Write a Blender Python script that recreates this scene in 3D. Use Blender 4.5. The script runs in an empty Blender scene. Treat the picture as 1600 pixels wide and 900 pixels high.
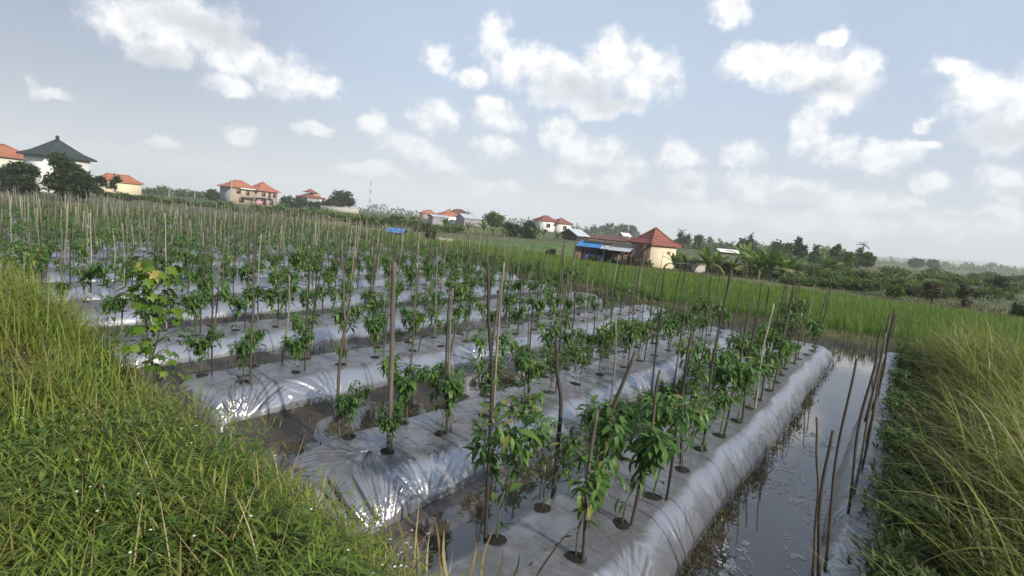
import bpy, math, random
import numpy as np
from math import radians, sin, cos, pi, atan2, sqrt
random.seed(11)
RNG = np.random.default_rng(11)
sc = bpy.context.scene
COL = sc.collection

# ------------------------------------------------------------------ camera
F = 850.0                       # focal length in pixels of a 1600 px wide frame
CAM = np.array([0.0, 0.0, 2.45])
def _d(u, v): return np.array([(u - 800) / F, -(v - 450) / F, -1.0])
_vp = _d(1421, 409); _p2 = _d(320, 303)
UPc = np.cross(_vp, _p2); UPc /= np.linalg.norm(UPc)
if UPc[1] < 0: UPc = -UPc
Yc = _vp / np.linalg.norm(_vp); Xc = np.cross(Yc, UPc)
Wm = np.stack([Xc, Yc, UPc])    # camera axes -> world axes
def gp(u, v, z=0.0):            # where the sight line through a photo point meets height z
    w = Wm @ _d(u, v); t = (z - CAM[2]) / w[2]
    return CAM + t * w
def at(u, v, depth): return CAM + (Wm @ _d(u, v)) * depth
def azel(u, v):
    w = Wm @ _d(u, v); w /= np.linalg.norm(w)
    return atan2(w[0], w[1]), math.asin(w[2])
cam_d = bpy.data.cameras.new("camera"); cam = bpy.data.objects.new("camera", cam_d); COL.objects.link(cam)
from mathutils import Matrix, Vector
M4 = Matrix([[*Wm[0], CAM[0]], [*Wm[1], CAM[1]], [*Wm[2], CAM[2]], [0, 0, 0, 1]])
cam.matrix_world = M4
cam_d.sensor_width = 36.0; cam_d.lens = 36.0 * F / 1600.0
cam_d.clip_start = 0.05; cam_d.clip_end = 20000
sc.camera = cam

SUN_AZ, SUN_EL = radians(98), radians(27)

# ------------------------------------------------------------------ materials
def new_mat(name):
    m = bpy.data.materials.new(name); m.use_nodes = True
    nt = m.node_tree; nt.nodes.clear()
    out = nt.nodes.new("ShaderNodeOutputMaterial")
    return m, nt, out
def N(nt, kind, **kw):
    n = nt.nodes.new(kind)
    for k, v in kw.items():
        if k.startswith("i_"): n.inputs[k[2:]].default_value = v
        else: setattr(n, k, v)
    return n
def ramp(nt, fac, stops):
    r = nt.nodes.new("ShaderNodeValToRGB")
    e = r.color_ramp.elements
    while len(e) < len(stops): e.new(0.5)
    for i, (p, c) in enumerate(stops):
        e[i].position = p; e[i].color = (*c, 1)
    if fac is not None: nt.links.new(fac, r.inputs[0])
    return r
def noise(nt, scale, detail=4, rough=0.55, coord="Object", vec=None):
    n = N(nt, "ShaderNodeTexNoise"); n.inputs["Scale"].default_value = scale
    n.inputs["Detail"].default_value = detail; n.inputs["Roughness"].default_value = rough
    if vec is None:
        tc = N(nt, "ShaderNodeTexCoord"); vec = tc.outputs[coord]
    nt.links.new(vec, n.inputs["Vector"])
    return n
def mixc(nt, fac, a, b, mode="MIX"):
    m = N(nt, "ShaderNodeMix", data_type="RGBA", blend_type=mode)
    for s, val in ((0, fac), (6, a), (7, b)):
        if isinstance(val, bpy.types.NodeSocket): nt.links.new(val, m.inputs[s])
        elif s == 0: m.inputs[0].default_value = val
        else: m.inputs[s].default_value = (*val, 1)
    return m.outputs[2]
def bump(nt, height, strength=0.3, dist=0.02):
    b = N(nt, "ShaderNodeBump"); b.inputs["Strength"].default_value = strength
    b.inputs["Distance"].default_value = dist
    nt.links.new(height, b.inputs["Height"]); return b.outputs[0]
def foliage(name, stops, trans=0.3, rough=0.5, patch=0.0, pscale=0.5, tip=None, tipstart=0.75, pc=(0.10, 0.10, 0.02)):
    """stops: colours along the per-leaf random value; tip: colour towards the leaf's end; patch: share of a second tone in drifts"""
    m, nt, out = new_mat(name)
    a = N(nt, "ShaderNodeAttribute", attribute_name="rnd")
    c = ramp(nt, a.outputs["Fac"], stops).outputs[0]
    if patch:
        g = N(nt, "ShaderNodeNewGeometry")
        n = noise(nt, pscale, 3, vec=g.outputs["Position"])
        f = ramp(nt, n.outputs[0], [(0.42, (0, 0, 0)), (0.62, (patch,) * 3)])
        c = mixc(nt, f.outputs[0], c, pc)
    if tip:
        t = N(nt, "ShaderNodeAttribute", attribute_name="tip")
        f = ramp(nt, t.outputs["Fac"], [(tipstart, (0, 0, 0)), (1.0, (0.8, 0.8, 0.8))])
        c = mixc(nt, f.outputs[0], c, tip)
    p = N(nt, "ShaderNodeBsdfPrincipled"); p.inputs["Roughness"].default_value = rough
    p.inputs["Specular IOR Level"].default_value = 0.35
    nt.links.new(c, p.inputs["Base Color"])
    tr = N(nt, "ShaderNodeBsdfTranslucent"); nt.links.new(mixc(nt, 0.35, c, (0.16, 0.22, 0.02)), tr.inputs[0])
    mx = N(nt, "ShaderNodeMixShader"); mx.inputs[0].default_value = trans
    nt.links.new(p.outputs[0], mx.inputs[1]); nt.links.new(tr.outputs[0], mx.inputs[2])
    nt.links.new(mx.outputs[0], out.inputs[0]); return m
def plain(name, col, rough=0.7, metal=0.0, var=0.25, scale=4.0, bumps=0.0, bscale=30.0, dark=None, objrand=None):
    m, nt, out = new_mat(name)
    p = N(nt, "ShaderNodeBsdfPrincipled"); p.inputs["Roughness"].default_value = rough; p.inputs["Metallic"].default_value = metal
    n = noise(nt, scale, 6, 0.65)
    dk = dark if dark else tuple(x * (1 - var) for x in col)
    lt = tuple(min(0.9, x * (1 + var * 0.6)) for x in col)
    c = ramp(nt, n.outputs[0], [(0.3, dk), (0.7, lt)]).outputs[0]
    if objrand:
        oi = N(nt, "ShaderNodeObjectInfo")
        c = mixc(nt, 1.0, c, ramp(nt, oi.outputs["Random"], objrand).outputs[0], "MULTIPLY")
    nt.links.new(c, p.inputs["Base Color"])
    if bumps:
        n2 = noise(nt, bscale, 5); nt.links.new(bump(nt, n2.outputs[0], bumps, 0.02), p.inputs["Normal"])
    nt.links.new(p.outputs[0], out.inputs[0]); return m
def roof_tiles(name, col, dark, tile=0.28):
    m, nt, out = new_mat(name)
    p = N(nt, "ShaderNodeBsdfPrincipled"); p.inputs["Roughness"].default_value = 0.75
    tc = N(nt, "ShaderNodeTexCoord")
    w = N(nt, "ShaderNodeTexWave", wave_type="BANDS", bands_direction="Z"); w.inputs["Scale"].default_value = 0.5 / tile * 0.6
    w.inputs["Distortion"].default_value = 0.6
    nt.links.new(tc.outputs["Object"], w.inputs["Vector"])
    n = noise(nt, 1.3, 6, 0.7)
    c = ramp(nt, n.outputs[0], [(0.3, dark), (0.5, col), (0.75, tuple(x * 1.2 for x in col))]).outputs[0]
    c = mixc(nt, 0.25, c, w.outputs[0], "MULTIPLY")
    nt.links.new(c, p.inputs["Base Color"])
    nt.links.new(bump(nt, w.outputs[0], 0.6, 0.04), p.inputs["Normal"])
    nt.links.new(p.outputs[0], out.inputs[0]); return m

# silver mulch film
def film_mat():
    m, nt, out = new_mat("silver_film")
    p = N(nt, "ShaderNodeBsdfPrincipled")
    g = N(nt, "ShaderNodeNewGeometry"); pos = g.outputs["Position"]
    n1 = noise(nt, 1.7, 7, 0.65, vec=pos)                       # dried mud films on the plastic
    n2 = noise(nt, 9.0, 5, 0.7, vec=pos)
    dirt = N(nt, "ShaderNodeMath", operation="MULTIPLY"); nt.links.new(n1.outputs[0], dirt.inputs[0]); nt.links.new(n2.outputs[0], dirt.inputs[1])
    top = N(nt, "ShaderNodeSeparateXYZ"); nt.links.new(g.outputs["Normal"], top.inputs[0])
    f = ramp(nt, dirt.outputs[0], [(0.21, (0, 0, 0)), (0.36, (0.75,) * 3)])
    upf = ramp(nt, top.outputs[2], [(0.80, (0.06,) * 3), (0.985, (1, 1, 1))])
    ff = mixc(nt, 1.0, f.outputs[0], upf.outputs[0], "MULTIPLY")
    c = mixc(nt, ff, (0.41, 0.415, 0.45), (0.15, 0.128, 0.11))
    nt.links.new(c, p.inputs["Base Color"])
    top_shade = N(nt, "ShaderNodeMath", operation="MULTIPLY_ADD", use_clamp=True); nt.links.new(n1.outputs[0], top_shade.inputs[0]); top_shade.inputs[1].default_value = 1.1; top_shade.inputs[2].default_value = .05
    dm = mixc(nt, 1.0, top_shade.outputs[0], upf.outputs[0], "MULTIPLY"); c = mixc(nt, dm, c, (0.135, 0.132, 0.138))  # upward faces darkened in colour so the sides look sunlit
    nt.links.new(c, p.inputs["Base Color"]); met = ramp(nt, dm, [(0, (.82,) * 3), (1, (.35,) * 3)]); nt.links.new(met.outputs[0], p.inputs["Metallic"])
    r = ramp(nt, ff, [(0.0, (0.31,) * 3), (1.0, (0.55,) * 3)]); nt.links.new(r.outputs[0], p.inputs["Roughness"])
    # fine creases of the film, stretched along the row
    mp = N(nt, "ShaderNodeMapping"); mp.inputs["Scale"].default_value = (14, 3.0, 14); nt.links.new(pos, mp.inputs["Vector"])
    n3 = noise(nt, 1.0, 5, 0.6, vec=mp.outputs[0])
    mp2 = N(nt, "ShaderNodeMapping"); mp2.inputs["Rotation"].default_value = (0.5, 0.4, 0.7); mp2.inputs["Scale"].default_value = (46, 7, 20); nt.links.new(pos, mp2.inputs["Vector"])
    n4 = noise(nt, 1.0, 3, 0.6, vec=mp2.outputs[0])
    ad = N(nt, "ShaderNodeMath", operation="MULTIPLY_ADD"); ad.inputs[1].default_value = 0.30
    nt.links.new(n4.outputs[0], ad.inputs[0]); nt.links.new(n3.outputs[0], ad.inputs[2])
    nt.links.new(bump(nt, ad.outputs[0], 0.20, 0.03), p.inputs["Normal"])
    nt.links.new(p.outputs[0], out.inputs[0]); return m
def water_mat():
    m, nt, out = new_mat("muddy_water")
    p = N(nt, "ShaderNodeBsdfPrincipled"); p.inputs["Roughness"].default_value = 0.03; p.inputs["IOR"].default_value = 1.75
    p.inputs["Specular IOR Level"].default_value = 0.6
    g = N(nt, "ShaderNodeNewGeometry")
    n = noise(nt, 1.2, 4, vec=g.outputs["Position"])
    nt.links.new(ramp(nt, n.outputs[0], [(0.35, (0.055, 0.042, 0.034)), (0.65, (0.090, 0.070, 0.056))]).outputs[0], p.inputs["Base Color"])
    n2 = noise(nt, 3.0, 2, vec=g.outputs["Position"])
    nt.links.new(bump(nt, n2.outputs[0], 0.05, 0.02), p.inputs["Normal"])
    nt.links.new(p.outputs[0], out.inputs[0]); return m
def terrain_mat():
    m, nt, out = new_mat("earth_and_turf")
    p = N(nt, "ShaderNodeBsdfPrincipled"); 
    a = N(nt, "ShaderNodeAttribute", attribute_name="zone")
    g = N(nt, "ShaderNodeNewGeometry")
    n = noise(nt, 2.2, 8, 0.7, vec=g.outputs["Position"]); n2 = noise(nt, 0.12, 6, 0.65, vec=g.outputs["Position"])
    v1 = ramp(nt, n.outputs[0], [(0.3, (0.55,) * 3), (0.7, (1.35,) * 3)])
    v2 = ramp(nt, n2.outputs[0], [(0.3, (0.6, 0.65, 0.6)), (0.7, (1.4, 1.3, 1.3))])
    c = mixc(nt, 1.0, a.outputs["Color"], v1.outputs[0], "MULTIPLY"); c = mixc(nt, 1.0, c, v2.outputs[0], "MULTIPLY")
    nt.links.new(c, p.inputs["Base Color"])
    wet = N(nt, "ShaderNodeAttribute", attribute_name="wet")
    r = ramp(nt, wet.outputs["Fac"], [(0, (0.9,) * 3), (1, (0.32,) * 3)]); nt.links.new(r.outputs[0], p.inputs["Roughness"])
    n3 = noise(nt, 14.0, 7, 0.7, vec=g.outputs["Position"])
    nt.links.new(bump(nt, n3.outputs[0], 0.8, 0.03), p.inputs["Normal"])
    nt.links.new(p.outputs[0], out.inputs[0]); return m
def bamboo_mat(name, cols, objrand=True):
    m, nt, out = new_mat(name)
    p = N(nt, "ShaderNodeBsdfPrincipled"); p.inputs["Roughness"].default_value = 0.7
    a = N(nt, "ShaderNodeAttribute", attribute_name="rnd")
    if objrand:
        oi = N(nt, "ShaderNodeObjectInfo"); base = ramp(nt, oi.outputs["Random"], cols).outputs[0]
    else: base = ramp(nt, a.outputs["Fac"], cols).outputs[0]
    tc = N(nt, "ShaderNodeTexCoord")
    mp = N(nt, "ShaderNodeMapping"); mp.inputs["Scale"].default_value = (60, 60, 5); nt.links.new(tc.outputs["Object"], mp.inputs[0])
    n = noise(nt, 1.0, 5, 0.7, vec=mp.outputs[0])
    v = ramp(nt, n.outputs[0], [(0.3, (0.5, 0.48, 0.45)), (0.7, (1.25, 1.25, 1.2))])
    c = mixc(nt, 1.0, base, v.outputs[0], "MULTIPLY")
    nt.links.new(c, p.inputs["Base Color"])
    nt.links.new(bump(nt, n.outputs[0], 0.4, 0.004), p.inputs["Normal"])
    nt.links.new(p.outputs[0], out.inputs[0]); return m

MT = {}
MT["film"] = film_mat(); MT["water"] = water_mat(); MT["terrain"] = terrain_mat()
STK = [(0.0, (0.045, 0.036, 0.030)), (0.45, (0.075, 0.064, 0.054)), (0.70, (0.13, 0.112, 0.092)), (0.86, (0.21, 0.185, 0.155)), (1.0, (0.34, 0.31, 0.26))]
MT["bamboo"] = bamboo_mat("weathered_bamboo", STK); MT["bamboo_dark"] = bamboo_mat("dark_bamboo", [(0, (0.028, 0.022, 0.019)), (.7, (0.055, 0.044, 0.036)), (1, (0.11, 0.09, 0.075))]); MT["bamboo_far"] = bamboo_mat("weathered_bamboo_far", STK, False)
MT["hole"] = plain("shaded_soil", (0.013, 0.010, 0.008), 0.95, var=0.5, scale=40, bumps=0.8, bscale=60)  # soil blackened with a deep hole's shade; the disc itself lies raised
MT["chili"] = foliage("chili_leaf", [(0, (0.036, 0.092, 0.020)), (0.55, (0.074, 0.160, 0.034)), (0.88, (0.130, 0.235, 0.052)), (1, (0.24, 0.25, 0.07))], 0.36, 0.45)
MT["chili_stem"] = plain("chili_stem", (0.06, 0.085, 0.03), 0.6, var=0.4, scale=12)
MT["turf"] = foliage("bank_grass", [(0, (0.050, 0.095, 0.014)), (0.45, (0.130, 0.210, 0.026)), (0.8, (0.215, 0.285, 0.040)), (0.93, (0.22, 0.24, 0.05)), (1, (0.36, 0.30, 0.15))], 0.34, 0.55, patch=0.75, pscale=1.6, pc=(0.185, 0.180, 0.042), tip=(0.19, 0.17, 0.05), tipstart=0.7)
MT["reed"] = foliage("long_grass", [(0, (0.070, 0.110, 0.018)), (0.5, (0.175, 0.235, 0.036)), (0.85, (0.27, 0.31, 0.06)), (1, (0.48, 0.42, 0.24))], 0.48, 0.5, patch=0.5, pscale=0.9, pc=(0.13, 0.125, 0.03), tip=(0.26, 0.22, 0.09), tipstart=0.65)
MT["dry"] = foliage("dry_grass", [(0, (0.20, 0.16, 0.06)), (0.5, (0.36, 0.29, 0.14)), (1, (0.52, 0.45, 0.27))], 0.25, 0.6)
MT["rice"] = foliage("rice_leaf", [(0, (0.038, 0.105, 0.012)), (0.6, (0.090, 0.215, 0.022)), (1, (0.165, 0.275, 0.038))], 0.42, 0.5, patch=0.35, pscale=0.25, pc=(0.115, 0.145, 0.025), tip=(0.14, 0.17, 0.035), tipstart=0.6)
MT["weed"] = foliage("weed_leaf", [(0, (0.028, 0.055, 0.012)), (0.6, (0.062, 0.100, 0.022)), (1, (0.120, 0.135, 0.035))], 0.3, 0.55, patch=0.5, pscale=0.7, pc=(0.085, 0.075, 0.03))
MT["bankweed"] = foliage("bank_weed_leaf", [(0, (0.045, 0.10, 0.020)), (0.6, (0.095, 0.175, 0.032)), (1, (0.16, 0.22, 0.05))], 0.32, 0.5)
MT["tree_dark"] = foliage("dark_tree_leaf", [(0, (0.016, 0.034, 0.012)), (0.6, (0.034, 0.062, 0.020)), (1, (0.075, 0.105, 0.032))], 0.18, 0.55)
MT["tree"] = foliage("tree_leaf", [(0, (0.040, 0.080, 0.018)), (0.6, (0.085, 0.145, 0.030)), (1, (0.150, 0.205, 0.048))], 0.22, 0.55)
MT["shrub"] = foliage("shrub_leaf", [(0, (0.042, 0.080, 0.016)), (0.6, (0.100, 0.155, 0.028)), (1, (0.185, 0.220, 0.048))], 0.3, 0.55)
MT["banana"] = foliage("banana_leaf", [(0, (0.055, 0.120, 0.020)), (0.6, (0.120, 0.210, 0.036)), (0.9, (0.19, 0.26, 0.07)), (1, (0.26, 0.20, 0.09))], 0.34, 0.4)
MT["lime"] = foliage("lime_leaf", [(0, (0.040, 0.095, 0.010)), (0.6, (0.095, 0.185, 0.016)), (0.93, (0.17, 0.26, 0.03)), (1, (0.36, 0.30, 0.08))], 0.42, 0.45)
MT["brownleaf"] = foliage("withered_leaf", [(0, (0.045, 0.035, 0.024)), (0.6, (0.085, 0.066, 0.045)), (1, (0.13, 0.115, 0.06))], 0.15, 0.7)
MT["bark"] = plain("bark", (0.085, 0.066, 0.048), 0.9, var=0.45, scale=6, bumps=0.6, bscale=20)
MT["pseudo"] = plain("banana_stem", (0.11, 0.10, 0.045), 0.7, var=0.45, scale=5)
MT["white_wall"] = plain("white_render", (0.72, 0.71, 0.70), 0.85, var=0.10, scale=1.2, bumps=0.1)
MT["cream_wall"] = plain("cream_render", (0.62, 0.55, 0.39), 0.85, var=0.10, scale=1.0, bumps=0.1)
MT["pale_wall"] = plain("pale_green_render", (0.50, 0.52, 0.44), 0.85, var=0.12, scale=1.0)
MT["grey_wall"] = plain("grey_block", (0.27, 0.27, 0.29), 0.9, var=0.25, scale=1.6, bumps=0.3, bscale=8)
MT["tan_wall"] = plain("tan_stone", (0.38, 0.31, 0.24), 0.9, var=0.25, scale=1.2)
MT["brick_wall"] = plain("bare_brick", (0.19, 0.115, 0.085), 0.9, var=0.4, scale=2.2, bumps=0.4, bscale=10)
MT["dark_wood"] = plain("dark_timber", (0.035, 0.028, 0.026), 0.85, var=0.4, scale=3)
MT["orange_tile"] = roof_tiles("orange_tiles", (0.38, 0.145, 0.080), (0.25, 0.095, 0.058))
MT["red_tile"] = roof_tiles("red_tiles", (0.25, 0.080, 0.060), (0.165, 0.052, 0.042))
MT["green_tile"] = roof_tiles("dark_green_tiles", (0.030, 0.046, 0.046), (0.018, 0.028, 0.030))
MT["dull_tile"] = roof_tiles("weathered_tiles", (0.115, 0.052, 0.044), (0.07, 0.036, 0.032))
MT["zinc"] = plain("zinc_sheet", (0.55, 0.57, 0.62), 0.45, 0.3, var=0.12, scale=1.0)
MT["blue_sheet"] = plain("blue_sheet", (0.03, 0.20, 0.52), 0.5, var=0.25, scale=1.5)
MT["blue_tarp"] = plain("blue_tarpaulin", (0.05, 0.10, 0.32), 0.5, var=0.4, scale=2.5, bumps=0.5, bscale=5)
MT["glass"] = plain("window_dark", (0.03, 0.035, 0.04), 0.15, var=0.2)
MT["frame"] = plain("window_frame", (0.35, 0.25, 0.16), 0.6)
MT["concrete"] = plain("concrete", (0.38, 0.37, 0.35), 0.9, var=0.2, scale=2)
MT["red_paint"] = plain("red_paint", (0.5, 0.06, 0.04), 0.5)
MT["white_paint"] = plain("white_paint", (0.75, 0.75, 0.75), 0.5, var=0.08)
MT["foam"] = plain("scum", (0.42, 0.39, 0.38), 0.8, var=0.2, scale=20)
MT["pink_cloth"] = plain("pink_cloth", (0.55, 0.22, 0.30), 0.8, var=0.2, scale=2)

# ------------------------------------------------------------------ mesh building
class MB:
    """collects quads and triangles with a random value per piece and links them as one mesh"""
    def __init__(s): s.v = []; s.f4 = []; s.f3 = []; s.r = []; s.t = []; s.n = 0
    def add(s, v, q=None, rnd=None, tip=None, tri=None):
        v = np.asarray(v, float).reshape(-1, 3); k = len(v)
        s.v.append(v)
        if q is not None and len(q): s.f4.append(np.asarray(q, np.int64).reshape(-1, 4) + s.n)
        if tri is not None and len(tri): s.f3.append(np.asarray(tri, np.int64).reshape(-1, 3) + s.n)
        s.r.append(np.full(k, random.random()) if rnd is None else np.broadcast_to(np.asarray(rnd, float), (k,)).copy())
        s.t.append(np.zeros(k) if tip is None else np.broadcast_to(np.asarray(tip, float), (k,)).copy())
        s.n += k; return s
    def addp(s, p, off=(0, 0, 0), scale=1.0, rot=0.0):      # another collection's geometry, moved
        v, q, t3, r, t = p
        c, n_ = cos(rot), sin(rot)
        w = np.stack([v[:, 0] * c - v[:, 1] * n_, v[:, 0] * n_ + v[:, 1] * c, v[:, 2]], 1) * scale + np.asarray(off)
        s.add(w, q, r, t, t3)
    def arrays(s):
        v = np.concatenate(s.v)
        q = np.concatenate(s.f4) if s.f4 else np.zeros((0, 4), np.int64)
        t3 = np.concatenate(s.f3) if s.f3 else np.zeros((0, 3), np.int64)
        return v, q, t3, np.concatenate(s.r), np.concatenate(s.t)
    def mesh(s, name, mat, smooth=False):
        v, q, t3, r, t = s.arrays()
        me = bpy.data.meshes.new(name)
        me.vertices.add(len(v)); me.vertices.foreach_set("co", v.astype(np.float32).ravel())
        nl = len(q) * 4 + len(t3) * 3
        me.loops.add(nl); me.loops.foreach_set("vertex_index", np.concatenate([q.ravel(), t3.ravel()]).astype(np.int32))
        me.polygons.add(len(q) + len(t3))
        st = np.concatenate([np.arange(len(q)) * 4, len(q) * 4 + np.arange(len(t3)) * 3]).astype(np.int32)
        me.polygons.foreach_set("loop_start", st)
        if smooth: me.polygons.foreach_set("use_smooth", np.ones(len(q) + len(t3), bool))
        me.update(calc_edges=True)
        a = me.attributes.new("rnd", "FLOAT", "POINT"); a.data.foreach_set("value", r.astype(np.float32))
        a = me.attributes.new("tip", "FLOAT", "POINT"); a.data.foreach_set("value", t.astype(np.float32))
        me.materials.append(mat); return me
    def build(s, name, mat, parent=None, smooth=False):
        return link(name, s.mesh(name, mat, smooth), parent)
def link(name, data, parent=None):
    o = bpy.data.objects.new(name, data); COL.objects.link(o)
    if parent: o.parent = parent
    return o
def tag(o, label=None, cat=None, group=None, kind=None):
    if label: o["label"] = label
    if cat: o["category"] = cat
    if group: o["group"] = group
    if kind: o["kind"] = kind
    return o
def thing(name, label, cat, loc=(0, 0, 0), rz=0.0, group=None):
    o = bpy.data.objects.new(name, None); COL.objects.link(o)
    o.empty_display_size = 0.2; o.location = loc; o.rotation_euler = (0, 0, rz)
    return tag(o, label, cat, group)

def ribbons(mb, base, az, lean, bend, length, width, nseg=3, prof="blade", rnd=None, fold=0.0, twist=0.0, tipoff=0.0):
    """many bent leaves at once: each leaves its base at `lean` from the vertical and turns by `bend` along its length"""
    base = np.asarray(base, float); n = len(base)
    if n == 0: return
    B = lambda x: np.broadcast_to(np.asarray(x, float), (n,))
    az, lean, bend, length, width, twist = map(B, (az, lean, bend, length, width, twist))
    rnd = RNG.random(n) if rnd is None else B(rnd)
    s = np.linspace(0, 1, nseg + 1)
    mid = (s[1:] + s[:-1]) / 2
    th = lean[:, None] + bend[:, None] * mid[None]
    ds = length[:, None] / nseg
    h = np.concatenate([np.zeros((n, 1)), np.cumsum(np.sin(th) * ds, 1)], 1)
    z = np.concatenate([np.zeros((n, 1)), np.cumsum(np.cos(th) * ds, 1)], 1)
    ca, sa = np.cos(az)[:, None], np.sin(az)[:, None]
    P = np.stack([base[:, 0:1] + h * ca, base[:, 1:2] + h * sa, base[:, 2:3] + z], 2)
    if prof == "blade": w = np.clip(1 - s ** 2.2, 0.03, 1) * (0.7 + 0.3 * np.minimum(1, s * 4))
    elif prof == "leaf": w = np.clip(np.sin(pi * s ** 0.75), 0.04, 1)
    else: w = np.clip(np.sin(pi * np.clip(s * 0.92 + 0.08, 0, 1)) ** 0.55, 0.06, 1)
    hw = width[:, None] * w[None] / 2
    sx = -np.sin(az) * np.cos(twist); sy = np.cos(az) * np.cos(twist); sz = np.sin(twist)
    S = np.stack([sx, sy, sz], 1)[:, None, :]
    L = P - S * hw[..., None]; R = P + S * hw[..., None]
    if fold:
        C = P.copy(); C[..., 2] -= hw * fold
        V = np.stack([L, C, R], 2); k = 3
    else: V = np.stack([L, R], 2); k = 2
    V = V.reshape(-1, 3)
    i0 = (np.arange(n) * (nseg + 1) * k)[:, None, None] + (np.arange(nseg) * k)[None, :, None] + np.arange(k - 1)[None, None, :]
    q = np.stack([i0, i0 + 1, i0 + 1 + k, i0 + k], -1).reshape(-1, 4)
    mb.add(V, q, np.repeat(rnd, (nseg + 1) * k), np.tile(np.repeat(s, k), n))
def tube(mb, pts, rad, sides=6, rnd=None, cap=True):
    pts = np.asarray(pts, float); m = len(pts); rad = np.broadcast_to(np.asarray(rad, float), (m,))
    d = np.gradient(pts, axis=0); d /= np.linalg.norm(d, axis=1)[:, None] + 1e-9
    ref = np.array([0, 0, 1.0]) if abs(d[0, 2]) < 0.8 else np.array([1.0, 0, 0])
    a = np.cross(d, ref); a /= np.linalg.norm(a, axis=1)[:, None] + 1e-9
    b = np.cross(d, a)
    t = np.arange(sides) * 2 * pi / sides
    V = pts[:, None] + rad[:, None, None] * (np.cos(t)[None, :, None] * a[:, None] + np.sin(t)[None, :, None] * b[:, None])
    i = np.arange(m - 1)[:, None] * sides; j = np.arange(sides)[None]
    q = np.stack([i + j, i + (j + 1) % sides, i + sides + (j + 1) % sides, i + sides + j], -1).reshape(-1, 4)
    V = V.reshape(-1, 3); tri = []
    if cap:
        V = np.concatenate([V, pts[-1:]]); e = (m - 1) * sides
        tri = [(e + k, e + (k + 1) % sides, m * sides) for k in range(sides)]
    mb.add(V, q, rnd, None, tri)
def box(mb, c, s, rz=0.0, rnd=0.5):
    x, y, z = np.asarray(s) / 2.0
    v = np.array([(a * x, b * y, cc * z) for a in (-1, 1) for b in (-1, 1) for cc in (-1, 1)])
    cs, sn = cos(rz), sin(rz)
    v = np.stack([v[:, 0] * cs - v[:, 1] * sn, v[:, 0] * sn + v[:, 1] * cs, v[:, 2]], 1) + np.asarray(c)
    q = [(0, 1, 3, 2), (4, 6, 7, 5), (0, 4, 5, 1), (2, 3, 7, 6), (0, 2, 6, 4), (1, 5, 7, 3)]
    mb.add(v, q, rnd)
def sst(a, b, x): 
    t = np.clip((x - a) / (b - a), 0, 1); return t * t * (3 - 2 * t)
_per = RNG.random((64, 64))
def vnoise(x, y):
    x, y = np.broadcast_arrays(np.asarray(x, float), np.asarray(y, float))
    xi = np.floor(x).astype(int); yi = np.floor(y).astype(int); fx = x - xi; fy = y - yi
    fx = fx * fx * (3 - 2 * fx); fy = fy * fy * (3 - 2 * fy)
    g = lambda a, b: _per[a % 64, b % 64]
    return (g(xi, yi) * (1 - fx) + g(xi + 1, yi) * fx) * (1 - fy) + (g(xi, yi + 1) * (1 - fx) + g(xi + 1, yi + 1) * fx) * fy
def fbm(x, y, o=4):
    r = 0; a = 0.5
    for k in range(o): r = r + a * vnoise(x * 2 ** k + 17 * k, y * 2 ** k + 5 * k); a *= 0.5
    return r

# ------------------------------------------------------------------ terrain
CTRL = []                       # points the ground passes through (x, y, z)
def ctrl(u, v, depth):
    p = at(u, v, depth); CTRL.append(p); return p
for a in range(-200, 200, 12):
    for r in (18, 32, 44): CTRL.append(np.array([r * sin(radians(a)), r * cos(radians(a)), 0.0]))
for a in range(-200, 200, 10):
    for r in (900, 1800, 3000): CTRL.append(np.array([r * sin(radians(a)), r * cos(radians(a)), 0.0]))
for u, v, dp in [(90, 301, 85), (10, 300, 90), (180, 302, 120), (390, 320, 160), (490, 324, 200), (700, 353, 150), (860, 362, 160), (895, 375, 110),
                 (955, 380, 130), (940, 414, 55), (1020, 419, 58), (1140, 398, 120), (1080, 426, 50), (532, 329, 180), (772, 356, 140), (825, 372, 105),
                 (1065, 396, 200), (1200, 436, 52), (1300, 440, 52), (1430, 421, 260), (1560, 430, 400), (1500, 474, 38), (260, 306, 250), (640, 337, 300), (560, 352, 90), (430, 334, 105),
                 (1560, 452, 60)]: ctrl(u, v, dp)
CT = np.array(CTRL)
FIELD_Y1 = lambda x: 17.2 + np.maximum(0, -x - 6) * 0.36
def far_z(x, y):
    x = np.asarray(x, float); y = np.asarray(y, float); sh = x.shape
    X = x.ravel(); Y = y.ravel(); num = np.zeros(len(X)); den = np.zeros(len(X))
    for cx, cy, cz in CT:
        w = ((X - cx) ** 2 + (Y - cy) ** 2 + 9.0) ** -1.7
        num += w * cz; den += w
    return (num / den).reshape(sh)
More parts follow.
